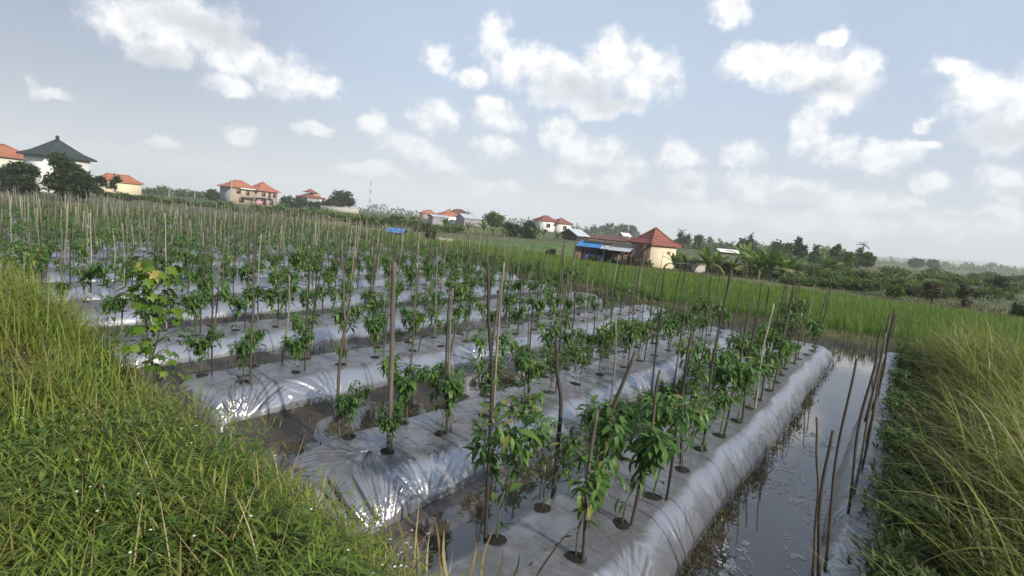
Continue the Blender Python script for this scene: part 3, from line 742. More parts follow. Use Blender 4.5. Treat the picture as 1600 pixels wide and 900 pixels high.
for k in range(7): ribbons(mbw, np.stack([x + RNG.normal(0, .02, n), y + RNG.normal(0, .02, n), z + .03 + .035 * k * tus(x, y)], 1), RNG.uniform(0, 6.28, n), RNG.uniform(.8, 1.5, n), RNG.uniform(.1, .9, n), RNG.uniform(.035, .075, n), RNG.uniform(.016, .034, n), 3, "leaf", None, .25)
tag(mbw.build("bank_weeds", MT["bankweed"]), "small broad leaved weeds growing through the grass of the left bank", "weeds", kind="stuff")
mbf = MB(); x, y = scatter(-8, -1.0, 0.2, 2.3, 200, lambda x, y: inview(x, y, tz(x, y) + .3) * sst(.42, .56, fbm(x * 1.2 + 77, y * 1.2))); n = len(x); z = tz(x, y) + RNG.uniform(.2, .36, n)
for k in range(6): ribbons(mbf, np.stack([x, y, z], 1), np.full(n, k * 1.047) + RNG.uniform(-.2, .2, n), np.full(n, 1.2), np.full(n, .3), np.full(n, .007), np.full(n, .0055), 2, "leaf")
tag(mbf.build("wild_flowers", MT["white_paint"]), "tiny white wild flowers dotted over the left bank", "flowers", kind="stuff")
tag(mb.build("bank_grass", MT["turf"]), "lush low grass covering the bank at the left", "grass", kind="stuff")

# dry stalks at the front edge of the bank
mb = MB()
x, y = scatter(-3.4, -0.7, 1.70, 2.2, 420, lambda x, y: np.ones_like(x)); n = len(x); z = tz(x, y)
ribbons(mb, np.stack([x, y, z], 1), RNG.uniform(0, 6.28, n), np.abs(RNG.normal(.1, .2, n)), RNG.normal(.7, .6, n), RNG.uniform(.18, .5, n), RNG.uniform(.005, .010, n), 5, "blade")
for ub, vb, ut, vt, bnd, wd in [(585, 910, 592, 830, .1, .008), (640, 905, 615, 785, .1, .012), (648, 905, 656, 780, .05, .009), (655, 905, 650, 830, .0, .012), (668, 905, 672, 830, .3, .01), (690, 905, 680, 812, .2, .016),
                            (700, 905, 694, 830, .6, .016), (735, 900, 745, 850, .1, .014), (762, 905, 740, 832, .2, .008), (752, 905, 775, 820, .9, .010), (775, 905, 786, 850, .9, .012), (800, 905, 812, 862, 1.0, .012), (838, 900, 896, 822, .05, .012),
                            (385, 740, 372, 668, .15, .008), (395, 735, 402, 680, .2, .008), (405, 745, 416, 700, .4, .008), (360, 730, 330, 690, .5, .008), (400, 770, 410, 690, .3, .008)]:
    zb = 0.42 if ub > 500 else 0.62
    b = gp(ub, vb, zb); w = Wm @ _d(ut, vt); hd = (b - CAM)[:2]; t = np.dot(hd, hd) / np.dot(w[:2], hd); tp = CAM + w * t; dv = tp - b; L = np.linalg.norm(dv)
    sd = np.cross(dv / L, (b - CAM) / np.linalg.norm(b - CAM)); sd /= np.linalg.norm(sd); ang = random.uniform(-.7, .7); fw = np.cross(sd, dv / L); sv = sd * cos(ang) + fw * sin(ang)
    q = np.linspace(0, 1, 9); bowd = sd * random.choice((-1, 1)) * (.02 + .07 * bnd) * L + fw * .1 * L * random.uniform(-1, 1); C = b + dv * q[:, None] * 1.03 + bowd * (np.sin(pi * q) * (1 - .5 * q))[:, None]
    wq = wd * .6 * np.clip(1 - q ** 2.5, .06, 1) * (.6 + .4 * np.minimum(1, q * 5)); V = np.stack([C - sv * wq[:, None], C + sv * wq[:, None]], 1).reshape(-1, 3)
    mb.add(V, [(2 * e, 2 * e + 1, 2 * e + 3, 2 * e + 2) for e in range(8)], random.random(), np.repeat(q, 2))
x, y = scatter(-4.2, -2.2, 1.0, 2.05, 900, lambda x, y: np.exp(-((x + 3.3) / .5) ** 2 - ((y - 1.75) / .3) ** 2)); n = len(x); z = tz(x, y)
ribbons(mb, np.stack([x, y, z + RNG.uniform(.02, .13, n)], 1), RNG.uniform(0, 6.28, n), RNG.uniform(.8, 1.6, n), RNG.uniform(-.3, .8, n), RNG.uniform(.1, .3, n), RNG.uniform(.005, .010, n), 4, "blade")
x, y = scatter(-9, -0.5, -0.2, 2.2, 2600, lambda x, y: bank_keep(x, y) * sst(.46, .60, fbm(x * 1.4 + 21, y * 1.4))); n = len(x); z = tz(x, y)
ribbons(mb, np.stack([x, y, z + RNG.uniform(.02, .16, n)], 1), RNG.uniform(0, 6.28, n), RNG.uniform(.2, 1.5, n), RNG.uniform(-.2, 1.0, n), RNG.uniform(.12, .42, n), RNG.uniform(.004, .008, n), 4, "blade")
tag(mb.build("dry_grass", MT["dry"]), "straw coloured dry stalks along the front edge of the bank", "dry grass", kind="stuff")
# fallen pale straw lying on the bank grass
mb = MB(); a = gp(350, 832, .95); b = gp(398, 770, .95); pts = np.linspace(a, b, 6); pts[:, 2] += .008 * np.sin(np.linspace(0, 6, 6))
tube(mb, pts, [.006, .007, .0065, .006, .005, .004], 5); tag(mb.build("broken_stalk", MT["dry"]), "pale broken stalk lying on the grass of the left bank", "stalk")

# long arching grass on the right bank
mb = MB()
def rb_keep(x, y):
    z = tz(x, y); d = np.hypot(x, y)
    e = 0.27 + 0.35 * (fbm(x * 0 + 3, y * 1.1) - .47)
    return inview(x, y, z + .5, 160) * (x > e) * np.clip(4.5 / d, .25, 1) * np.clip(.2 + 2.2 * (fbm(x * 1.5 + 50, y * 1.5) - .2), .15, 1)
x, y = scatter(0.10, 9.0, 1.6, 19, 120000, rb_keep); n = len(x); z = tz(x, y); d = np.hypot(x, y)
az = np.where(RNG.random(n) < .62, RNG.normal(pi * 0.95, .8, n), RNG.uniform(0, 6.28, n))
hh = np.clip(.62 + 1.1 * (fbm(x * .7 + 20, y * .7) - .3), .5, 1.2) * (1 - .5 * sst(.9, .3, x))
rn = np.clip(RNG.normal(.45, .2, n) + (fbm(x * .9, y * .9 + 70) - .47) * .8, 0, .97); rn[RNG.random(n) < .03] = 1
ribbons(mb, np.stack([x, y, z - .02], 1), az, np.abs(RNG.normal(.22, .25, n)), np.clip(RNG.normal(1.6, .7, n), 0, 3.0), RNG.uniform(.4, 1.2, n) * hh, RNG.uniform(.0055, .014, n) * np.clip(d / 6, 1, 2.4), 6, "blade", rn)
x, y = scatter(0.45, 5.0, 2.2, 15, 9000, lambda x, y: rb_keep(x, y) * sst(.40, .60, fbm(x * 1.1 + 11, y * 1.1))); n = len(x); z = tz(x, y)
ribbons(mb, np.stack([x, y, z], 1), RNG.normal(pi * .95, .7, n), RNG.uniform(.1, .7, n), RNG.uniform(.8, 2.2, n), RNG.uniform(.8, 1.5, n), RNG.uniform(.009, .018, n), 9, "blade", np.clip(RNG.normal(.8, .15, n), 0, 1), .25)
tag(mb.build("long_grass", MT["reed"]), "tall arching yellow green grass on the right bank", "grass", kind="stuff")

# rice behind the beds
mb = MB()
def rice_keep(x, y):
    e = FIELD_Y1(x) + 1.4; far = 38 + np.maximum(0, -x - 18) * .33
    d = np.hypot(x, y)
    return inview(x, y, 0.3 + 0 * x, 20) * (y > e + .4 * (fbm(x, y) - .47)) * (y < far) * np.clip(26 / d, .25, 1)
x, y = scatter(-55, 16, 17, 52, 330000, rice_keep); n = len(x); z = tz(x, y); d = np.hypot(x, y)
hh = np.clip(.85 + .5 * (fbm(x * .5, y * .5) - .47), .6, 1.2) * (.62 + .38 * sst(34, 22, y - np.maximum(0, -x - 18) * .33))
rn = np.clip(RNG.normal(.5, .22, n) + .25 * sst(24, 34, y), 0, 1)
ribbons(mb, np.stack([x, y, z - .02], 1), RNG.uniform(0, 6.28, n), np.abs(RNG.normal(.08, .12, n)), RNG.uniform(.1, .9, n), RNG.uniform(.45, .78, n) * hh, RNG.uniform(.010, .018, n) * np.clip(d / 24, 1, 2.2), 3, "blade", rn)
tag(mb.build("rice_field", MT["rice"]), "bright green strip of tall rice behind the beds", "rice", kind="stuff")

# low growth on the fields behind, out to the houses
mb = MB()
def mid_keep(x, y):
    d = np.hypot(x, y); far = 38 + np.maximum(0, -x - 18) * .33
    return inview(x, y, 0.2 + 0 * x, 20) * (y > far - .5) * (d < 150) * np.clip(50 / d, .3, 1) * np.clip(4 * (fbm(x * .22 + 3, y * .22) - .28), .12, 1)
th = RNG.uniform(-1.6, .25, 120000); rr = 38 * (150 / 38) ** RNG.random(120000); x = rr * np.sin(th); y = rr * np.cos(th)
k = RNG.random(len(x)) < mid_keep(x, y); x, y = x[k], y[k]; n = len(x); z = tz(x, y); d = np.hypot(x, y)
ribbons(mb, np.stack([x, y, z - .02], 1), RNG.uniform(0, 6.28, n), np.abs(RNG.normal(.3, .3, n)), RNG.uniform(.1, 1.3, n), RNG.uniform(.10, .26, n), RNG.uniform(.03, .06, n) * np.clip(d / 50, 1, 2.5), 2, "blade")
tag(mb.build("field_weeds", MT["weed"]), "rough weeds and low growth on the fields beyond the rice", "weeds", kind="stuff")

# weeds on the damp soil between the beds and along the feet of the film
mb = MB()
def fur_keep(x, y):
    inb = np.zeros(len(x), bool); foot = np.zeros(len(x))
    for (x0, x1, y0, y1) in BEDS[:9]:
        inb |= (x > x0 - .02) & (x < x1 + .02) & (y > y0 - .0) & (y < y1)
        foot = np.maximum(foot, np.exp(-((x - x0 + .08) / .16) ** 2) + np.exp(-((x - x1 - .08) / .16) ** 2))
    wet = (x > -3.0)
    pat = sst(.40, .60, fbm(x * 1.3 + 4, y * 1.3)) 
    g = np.where(wet, .10 * foot * (x < -.9) + .0, .25 + .75 * foot) * (.12 + pat) * np.clip((y - 2.3) / 2.4, .16, 1)
    return (~inb) * g * inview(x, y, 0 * x, 20) * (y < FIELD_Y1(x) + 1.6) * np.clip(9 / np.hypot(x, y), .2, 1)
x, y = scatter(-20, -0.9, 2.2, 20, 200000, fur_keep); n = len(x); z = np.maximum(tz(x, y), -.01)
ribbons(mb, np.stack([x, y, z - .01], 1), RNG.uniform(0, 6.28, n), RNG.uniform(.1, 1.2, n), RNG.uniform(0, 1.0, n), RNG.uniform(.04, .15, n), RNG.uniform(.008, .02, n), 3, "leaf")
# rank grass at the back of the field
x, y = scatter(-44, 1.5, 15, 36, 60000, lambda x, y: (y > FIELD_Y1(x) - .1 - .3 * (x > -5)) * (y < FIELD_Y1(x) + 2.0) * ((x < -1.2) | (y > 16.4)) * np.clip(22 / np.hypot(x, y), .3, 1)); n = len(x); z = tz(x, y)
ribbons(mb, np.stack([x, y, z - .02], 1), RNG.uniform(0, 6.28, n), RNG.uniform(0, .5, n), RNG.uniform(.1, 1.2, n), RNG.uniform(.15, .45, n), RNG.uniform(.012, .022, n), 3, "blade")
tag(mb.build("furrow_weeds", MT["weed"]), "small weeds on the soil between the beds and at their far ends", "weeds", kind="stuff")
# debris and scum on the channel
mb = MB()
n = 5200; y = RNG.uniform(2.4, 15.2, n); x = -1.07 + np.abs(RNG.normal(0, .055, n)) + .02; keep = RNG.random(n) < np.clip(5 / y, .3, 1) * (.3 + fbm(y * 1.2, x)); x, y = x[keep], y[keep]
x += np.array([bed_shift[1](t) for t in y]); n = len(x)
ribbons(mb, np.stack([x, y, np.full(n, .0)], 1), RNG.uniform(0, 6.28, n), RNG.uniform(.3, 1.5, n), RNG.uniform(0, .4, n), RNG.uniform(.015, .06, n), RNG.uniform(.006, .016, n), 2, "leaf", np.clip(RNG.normal(.35, .3, n), 0, 1))
tag(mb.build("waterweed", foliage("waterweed", [(0, (0.03, 0.025, 0.012)), (.5, (0.07, 0.065, 0.024)), (1, (0.16, 0.15, 0.05))], .15)), "brown green debris lining the water's edge at the film foot", "waterweed", kind="stuff")
mb = MB(); rg = np.random.default_rng(8)
def fleck(cx, cy, a, b, rz, z):
    n = 14; t = np.arange(n) * 2 * pi / n; r = 1 + .35 * np.sin(t * 2 + rg.uniform(0, 6)) + rg.uniform(-.25, .25, n)
    X = a * r * np.cos(t); Y = b * r * np.sin(t); c, s = cos(rz), sin(rz)
    V = [(cx + X[k] * c - Y[k] * s, cy + X[k] * s + Y[k] * c, z) for k in range(n)]
    V2 = [(cx + .55 * (X[k] * c - Y[k] * s), cy + .55 * (X[k] * s + Y[k] * c), z + .004) for k in range(n)]
    mb.add(V + V2 + [(cx, cy, z + .005)], [(k, (k + 1) % n, n + (k + 1) % n, n + k) for k in range(n)], rg.random(), None, [(n + k, n + (k + 1) % n, 2 * n) for k in range(n)])
for k in range(260):
    cy = 3.4 + 5.0 * rg.random() ** 1.35; cx = rg.uniform(-.93, -.30)
    if vnoise(cx * 4.0, cy * 1.8) < .40: continue
    s = rg.uniform(.4, 1.0) ** 2
    for q in range(rg.integers(1, 4)): fleck(cx + rg.normal(0, .03), cy + rg.normal(0, .05), .022 * s + .004, (.04 * s + .005) * rg.uniform(.6, 1.5), rg.normal(.35, .4), -.0095)
for k in range(26): fleck(rg.uniform(-2.9, -2.4), rg.uniform(2.3, 3.0), .008, .012, 0, -.0155)
tag(mb.build("foam", MT["foam"]), "pale scum flecks drifting on the dark water of the channel", "foam", kind="stuff")

# chilies and weeds in front of the right bank
mb = MB(); x, y = scatter(-.02, .75, 2.4, 15, 26000, lambda x, y: np.clip(6 / y, .2, 1) * (.05 + .95 * sst(.02, .35, x)) * (fbm(x * 2, y * 2) > .40)); n = len(x); z = np.maximum(tz(x, y), .28 * (x < .5))
for k in range(3): ribbons(mb, np.stack([x, y, z + .09 * k], 1), RNG.uniform(0, 6.28, n), RNG.uniform(.4, 1.3, n), RNG.uniform(.1, .9, n), RNG.uniform(.05, .13, n), RNG.uniform(.014, .034, n), 3, "leaf")
tag(mb.build("bank_weeds", MT["weed"]), "broad leaved weeds at the foot of the right bank", "weeds", kind="stuff")

# ------------------------------------------------------------------ the lobed climber at the left bank edge
def palmate(mb, p, az, pitch, size, rnd):
    lob = [(-150, .45), (-128, .40), (-100, .78), (-78, .55), (-50, .95), (-28, .62), (0, 1.12), (28, .62), (50, .95), (78, .55), (100, .78), (128, .40), (150, .45)]
    pts = [(0, 0)] + [(sin(radians(a)) * r * .5, cos(radians(a)) * r * .5 + .08) for a, r in lob]
    V = []
    for x, y in pts:
        rr = sqrt(x * x + y * y); V.append((x * size, y * size, (-.30 * rr * rr - .22 * abs(x)) * size))
    V = np.array(V); cp, sp = cos(pitch), sin(pitch)
    V = np.stack([V[:, 0], V[:, 1] * cp + V[:, 2] * sp, -V[:, 1] * sp + V[:, 2] * cp], 1)
    c, s = cos(az), sin(az); V = np.stack([V[:, 0] * c - V[:, 1] * s, V[:, 0] * s + V[:, 1] * c, V[:, 2]], 1) + p
    mb.add(V, None, rnd, None, [(0, k + 1, k + 2) for k in range(len(lob) - 1)])
pb = gp(238, 600, .78); pt_ = at(236, 398, -(Wm.T @ (pb - CAM))[2]); Hs = pt_[2] - pb[2]
t = thing("climber_plant", "bright lime green plant with big lobed leaves rising from the left bank edge", "plant", tuple(pb))
sm = MB(); lm = MB(); rg = random.Random(4)
spine = [np.array((0.03 * sin(k * .9), .03 * cos(k * 1.3), Hs * .93 * k / 9)) for k in range(10)]
tube(sm, spine, np.linspace(.016, .006, 10), 6)
side = [np.array((.02 + .045 * k, -.01, .25 + .085 * k)) for k in range(6)]; tube(sm, side, np.linspace(.008, .004, 6), 5)
side2 = [np.array((-.03 * k, .01, .1 + .07 * k)) for k in range(5)]; tube(sm, side2, np.linspace(.008, .004, 5), 5)
toward = np.array([-pb[0], -pb[1]]); toward /= np.linalg.norm(toward); rgt = np.array(Wm[:2, 0]); rgt /= np.linalg.norm(rgt)
for k in range(135):
    hz = Hs * (rg.uniform(.50, 1.0) if k < 84 else rg.uniform(.05, .5)); wv = .20 * (1.15 - .6 * abs(hz / Hs - .72)) if k < 84 else .24
    a = rg.uniform(0, 6.28); r_ = wv * sqrt(rg.random()) + .03
    p0 = spine[min(9, int(hz / Hs * 9.5))]; p = np.array((p0[0] + r_ * cos(a), p0[1] + r_ * sin(a), hz + rg.uniform(-.02, .05)))
    m_ = (p0 + p) / 2 + (0, 0, .03); tube(sm, [p0 * (1, 1, .97), m_, p], [.0035, .003, .0025], 4, None, False)
    palmate(lm, p, a - pi / 2 + rg.uniform(-.5, .5), rg.uniform(.2, 1.15), rg.uniform(.085, .155), 1.0 if rg.random() < .06 else rg.random() * .93)
sm.build("stem", MT["chili_stem"], t, True); lm.build("foliage", MT["lime"], t)

# ------------------------------------------------------------------ trees, shrubs, palms, bananas
def tree_parts(seed, H, Wd, trunk=.3, kind="round", leaf=.35, n=1600):
    rg = np.random.default_rng(seed); tr = MB(); cr = MB(); R = Wd / 2
    tube(tr, [(0, 0, -.4), (rg.normal(0, .02) * H, rg.normal(0, .02) * H, H * .25), (rg.normal(0, .03) * H, rg.normal(0, .03) * H, H * .72)], [H * .032, H * .024, H * .010], 7)
    lobes = []
    if kind == "tall": K = 11
    elif kind == "pine": K = 12
    else: K = 15
    for k in range(K):
        a = rg.uniform(0, 6.28); s = (k + .5) / K
        if kind == "pine": z = H * (trunk + (1 - trunk) * s); rr = R * (1 - s) ** .8 * .75 * rg.uniform(.4, 1); sz = R * .5 * (1.05 - s) + .1 * R; zz = sz * .8
        elif kind == "tall": z = H * (trunk + (1 - trunk) * rg.uniform(.1, .95)); rr = R * .6 * rg.uniform(.1, 1); sz = R * rg.uniform(.3, .5); zz = sz * 1.0
        elif kind == "shrub": z = H * rg.uniform(.15, .78); rr = R * .72 * sqrt(rg.random()); sz = R * rg.uniform(.28, .46); zz = min(sz, H * .28)
        else:
            z = H * (trunk + (1 - trunk) * rg.uniform(.15, .86)); q = (z / H - trunk) / (1 - trunk); rr = R * .72 * sqrt(rg.random()) * (1 - .55 * abs(q - .42) * 1.4); sz = R * rg.uniform(.28, .45); zz = sz * .75
        c = np.array((rr * cos(a), rr * sin(a), z)); lobes.append((c, sz, zz))
        if kind != "shrub" and k % 2 == 0: tube(tr, [(0, 0, max(H * trunk * .6, z - rr * 1.1 - .1 * H)), c * (.5, .5, 1) + (0, 0, -.03 * H), c], [H * .011, H * .008, H * .003], 5, None, False)
    wts = np.array([l[1] ** 2 for l in lobes]); wts /= wts.sum()
    ch = rg.choice(len(lobes), n, p=wts); C = np.array([l[0] for l in lobes])[ch]; S = np.array([(l[1], l[1], l[2]) for l in lobes])[ch]
    D = rg.normal(size=(n, 3)); D /= np.linalg.norm(D, axis=1)[:, None]; P = C + D * S * (rg.random(n) ** .4)[:, None] * (1 + .25 * rg.normal(size=n)[:, None] * .6)
    P[:, 2] = np.maximum(P[:, 2], .05)
    lobv = rg.uniform(-.18, .18, len(lobes))[ch]
    ribbons(cr, P, rg.uniform(0, 6.28, n), rg.uniform(.4, 2.2, n), rg.uniform(-.3, .9, n), leaf * rg.uniform(.6, 1.5, n), leaf * rg.uniform(.35, .8, n), 2, "leaf", np.clip(rg.normal(.5, .2, n) + lobv, 0, 1), 0, rg.uniform(-.8, .8, n))
    return tr, cr
_cache = {}
def put_tree(name, label, u, vt, vb, wpx, depth, kind="round", mat="tree", cat="tree", group=None, trunk=.25, n=1400, seed=None, leafpx=3.2):
    b = at(u, vb, depth); m = depth / F
    H = max(.4, (vb - vt) * m); Wd = wpx * m; b[2] = float(tz(b[0], b[1])); top = at(u, vt, depth)[2]; H = max(.4, top - b[2])
    tr, cr = tree_parts(seed if seed is not None else int(u * 7 + vt), H, Wd, trunk, kind, max(.09, leafpx * 1.45 * m), n)
    r = thing(name, label, cat, tuple(b), 0, group)
    tr.build("trunk" if kind != "shrub" else "stem", MT["bark"], r, True); cr.build("crown" if kind != "shrub" else "foliage", MT[mat], r); return r
def banana_parts(seed, H, nl=12, leafL=1.5):
    rg = np.random.default_rng(seed); st = MB(); lf = MB()
    hs = H * .34; tube(st, [(0, 0, -.2), (rg.normal(0, .04), rg.normal(0, .04), hs * .6), (rg.normal(0, .06), rg.normal(0, .06), hs)], [H * .055, H * .045, H * .03], 8)
    for k in range(nl):
        a = k * 2.4 + rg.uniform(-.4, .4); ln = rg.uniform(.12, .6) if k > 1 else rg.uniform(0, .15)
        L = H * .74 * rg.uniform(.8, 1.15)
        old = k > nl - 3
        bend = rg.uniform(.5, 1.5) if not old else rg.uniform(1.4, 2.0); ln = ln if not old else rg.uniform(.8, 1.2)
        rv = np.clip(rg.normal(.55, .22), 0, .93) if not old else rg.uniform(.85, 1)
        ribbons(lf, [(0, 0, hs - .05)], [a], [ln], [bend], [L * 1.12], [H * .19 * rg.uniform(.8, 1.2)], 9, "ban", [rv], -.30, rg.uniform(-.5, .5))
    return st, lf
def palm_parts(seed, H, nf=16, fl=2.6, up=.3):
    rg = np.random.default_rng(seed); st = MB(); lf = MB(); bx = rg.normal(0, .06) * H
    pts = [(bx * (k / 6) ** 1.6, 0, -.2 + H * k / 6) for k in range(7)]; tube(st, pts, np.linspace(.17, .11, 7), 7); top = np.array(pts[-1])
    for k in range(nf):
        a = k * 2.39996 + rg.uniform(-.2, .2); ln = up + rg.uniform(0, 1.3); bend = rg.uniform(.8, 1.5); ns = 10; s = np.linspace(.05, 1, ns); th = ln + bend * s; L = fl * rg.uniform(.85, 1.15)
        px = np.cumsum(np.sin(th) * L / ns); pz = np.cumsum(np.cos(th) * L / ns); mid = np.stack([px * cos(a), px * sin(a), pz], 1) + top
        tube(lf, np.concatenate([[top], mid]), np.linspace(.035, .008, ns + 1), 4, None, False)
        B = np.repeat(mid, 4, 0); m_ = len(B); sd = np.tile([-1, -1, 1, 1], ns)
        ribbons(lf, B, a + sd * rg.uniform(.7, 1.2, m_), np.full(m_, 1.0) + rg.uniform(0, .8, m_), rg.uniform(.3, 1.2, m_), fl * .26 * np.repeat(np.sin(pi * np.clip(s * .85 + .12, 0, 1)), 4), .07 * fl / 2.0, 2, "blade")
    return st, lf
def put_parts(name, label, cat, parts, names, mats, u, vb, depth, group=None, rz=None, z=None):
    b = at(u, vb, depth); b[2] = float(tz(b[0], b[1])) if z is None else z
    r = thing(name, label, cat, tuple(b), random.uniform(0, 6.28) if rz is None else rz, group)
    for p, nm, mt in zip(parts, names, mats): p.build(nm, MT[mt], r, nm in ("trunk", "stem"))
    return r
# around the white house at far left
for u, vt, vb, w, dp, lab in [(96, 236, 306, 68, 66, "big dark tree hiding the white house with the dark green roof"), (34, 254, 306, 54, 70, "dark tree between the red roof and the white house at far left"),
                              (4, 262, 304, 40, 74, "dark tree cut by the left edge of the photo"), (124, 266, 306, 34, 64, "lower dark tree at the right corner of the white house")]:
    put_tree("broadleaf_tree", lab, u, vt, vb, w, dp, "round", "tree_dark", trunk=.04, n=5200, group="dark trees by the white house", leafpx=4.5)
put_tree("broadleaf_tree", "small dark tree between the white house and the long orange roof", 152, 274, 306, 26, 80, "round", "tree_dark", trunk=.1, n=900)
put_tree("broadleaf_tree", "thin tree in front of the long orange roof", 180, 276, 306, 14, 90, "tall", "tree_dark", trunk=.3, n=350)
put_tree("broadleaf_tree", "large round dark tree right of the small red roofed house", 533, 298, 331, 42, 180, "round", "tree_dark", trunk=.12, n=2600, leafpx=3)
put_tree("broadleaf_tree", "rounded olive tree right of the long white metal roof", 772, 331, 354, 38, 140, "round", "tree", trunk=.1, n=1800)
for u, vt, vb, w, lab in [(826, 343, 373, 44, "dark feathery bamboo clump left of the double red roof"), (799, 346, 371, 30, "dark bush left of the feathery bamboo clump")]:
    put_tree("bamboo_clump", lab, u, vt, vb, w, 105, "shrub", "tree_dark", "bamboo", n=1700)
for u, vt, vb, w, lab in [(447, 306, 324, 24, "dark bush at the right corner of the double orange roofed house"), (468, 310, 326, 26, "low dark bush left of the small red roofed house"), (492, 316, 327, 26, "dark shrub below the small red roofed house"), (330, 296, 316, 22, "dark bush behind the left end of the double orange roofed house"), (512, 311, 329, 18, "dark shrub left of the large round tree")]:
    put_tree("bush", lab, u, vt, vb, w, 172, "shrub", "tree_dark", "bush", n=700)
for u, vt, vb, w, kd, lab in [(258, 293, 312, 26, "round", "bushy tree beyond the field right of the cream house"), (282, 298, 313, 20, "round", "low tree left of the pole beyond the field"), (236, 298, 311, 20, "round", "small tree behind the hedge near the cream house"), (306, 301, 315, 22, "round", "small tree left of the double orange roofed house")]:
    put_tree("broadleaf_tree", lab, u, vt, vb, w, 230, kd, "tree", trunk=.1, n=600)
# green hedge and gardens between the field and the houses
rg = random.Random(6); kk = 0
for k in range(46):
    u = 165 + k * 12.2 + rg.uniform(-5, 5); base = np.interp(u, [160, 300, 430, 560, 700, 760], [313, 327, 339, 350, 363, 368]) - rg.uniform(0, 5); dp = rg.uniform(82, 108)
    hp = rg.uniform(7, 15) * (1.25 if 420 < u < 660 else 1)
    if 598 < u < 648: dp = rg.uniform(84, 100); base -= 6; hp *= .7
    put_tree("garden_shrub", "bushy green shrub in the hedge line between the field and the houses", u, base - hp, base, rg.uniform(16, 30), dp, "shrub", rg.choice(["shrub", "shrub", "weed", "tree"]), "shrub", "shrubs in the hedge beyond the field", n=420, leafpx=2.6)
rg = random.Random(12)
BAN = [(430, 334), (444, 333), (458, 336), (474, 338), (490, 340), (508, 343), (524, 344), (542, 347), (556, 348), (572, 350), (590, 351), (700, 357), (716, 361), (734, 364), (752, 366), (770, 368), (788, 370), (850, 376), (838, 376), (868, 376)]
for k, (u, vb) in enumerate(BAN):
    dp = 100; H = rg.uniform(12, 19) * dp / F
    put_parts("banana_plant", "banana plant with arching pale leaves in the gardens before the houses" if u < 620 else "banana plant on the edge of the bright paddy below the white sheds", "banana plant", banana_parts(k, H * 1.15, 11), ("stem", "foliage"), ("pseudo", "banana"), u + rg.uniform(-4, 4), vb, dp, "banana plants before the houses" if u < 620 else "banana plants edging the paddy")
# the grove on the right
for k, (u, vt, vb, dp, lab) in enumerate([(1052, 398, 424, 50, "banana plant in front of the cream wall of the red roofed house"), (1070, 396, 423, 52, "banana plant right of the cream walled house"), (1104, 390, 428, 50, "tall banana plant at the end of the grey wall"), (1120, 396, 428, 54, "banana plant behind the tall one by the grey wall"), (1143, 404, 430, 52, "small banana plant left of the big clump"),
                                (1170, 398, 434, 54, "banana plant at the left side of the big clump"), (1184, 392, 436, 48, "upright banana plant in the middle of the big clump"), (1202, 390, 437, 48, "tallest upright banana plant of the big clump"), (1222, 400, 438, 48, "banana plant on the right side of the big clump"), (1240, 404, 438, 50, "low banana plant right of the big clump"), (1160, 392, 432, 60, "banana plant standing behind the big clump"), (1292, 404, 440, 58, "banana plant right of the low oil palm")]):
    H = (vb - vt) * dp / F; put_parts("banana_plant", lab, "banana plant", banana_parts(60 + k, H * 1.12, 13), ("stem", "foliage"), ("pseudo", "banana"), u, vb, dp, "banana plants in the right grove")
for u, vb, vt, dp, lab in [(1266, 440, 396, 50, "low palm with thick dark trunk and spreading fronds"), (1234, 436, 384, 56, "palm with broad fronds behind the banana clump"), (1200, 430, 376, 62, "feathery palm behind the tallest banana plant"), (1178, 428, 384, 62, "feathery palm behind the left side of the banana clump"), (1288, 438, 388, 60, "palm with upright fronds at the right end of the grove")]:
    m = dp / F; H = (vb - vt) * m
    put_parts("palm_tree", lab, "palm", palm_parts(int(u), H * .36, 24, H * .72, .05), ("trunk", "crown"), ("bark", "tree"), u, vb, dp, "low palms of the right grove")
for u, vt, vb, w, dp, kd, mt, lab in [(1065, 361, 398, 26, 190, "round", "tree_dark", "dark bushy tree just right of the red roofed house"), (1086, 370, 398, 18, 200, "tall", "tree_dark", "narrow dark tree right of the bushy one"), (1130, 374, 398, 34, 210, "round", "tree_dark", "dark tree behind the white roofs"), (1168, 367, 402, 30, 170, "pine", "tree_dark", "pointed dark tree right of the white roofs"), (1154, 372, 402, 18, 180, "pine", "tree_dark", "small pointed tree left of the pointed dark tree"),
                                    (1206, 376, 412, 34, 130, "round", "tree", "rounded tree behind the grove"), (1226, 378, 412, 22, 130, "round", "tree", "lower rounded tree behind the grove"), (1246, 371, 415, 24, 110, "round", "tree_dark", "dark topped tree rising over the grove"), (1270, 383, 420, 22, 95, "round", "tree", "small tree over the low palm"), (1302, 383, 428, 20, 100, "tall", "tree", "slender tree at the right end of the grove"),
                                    (1316, 394, 432, 44, 90, "round", "tree", "spreading green tree right of the grove"), (1338, 386, 432, 26, 110, "pine", "tree", "pointed green tree at the end of the grove"), (1352, 395, 434, 22, 105, "round", "shrub", "light green tree at the far right of the grove"),
                                    (1430, 405, 424, 20, 300, "round", "tree_dark", "dark rounded far tree in the valley"), (1456, 406, 424, 14, 320, "round", "tree_dark", "narrow far tree in the valley right of the dark rounded one")]:
    put_tree("broadleaf_tree" if kd != "pine" else "conifer_tree", lab, u, vt, vb, w, dp, kd, mt, trunk=.15, n=1000, group="trees of the right grove and valley")
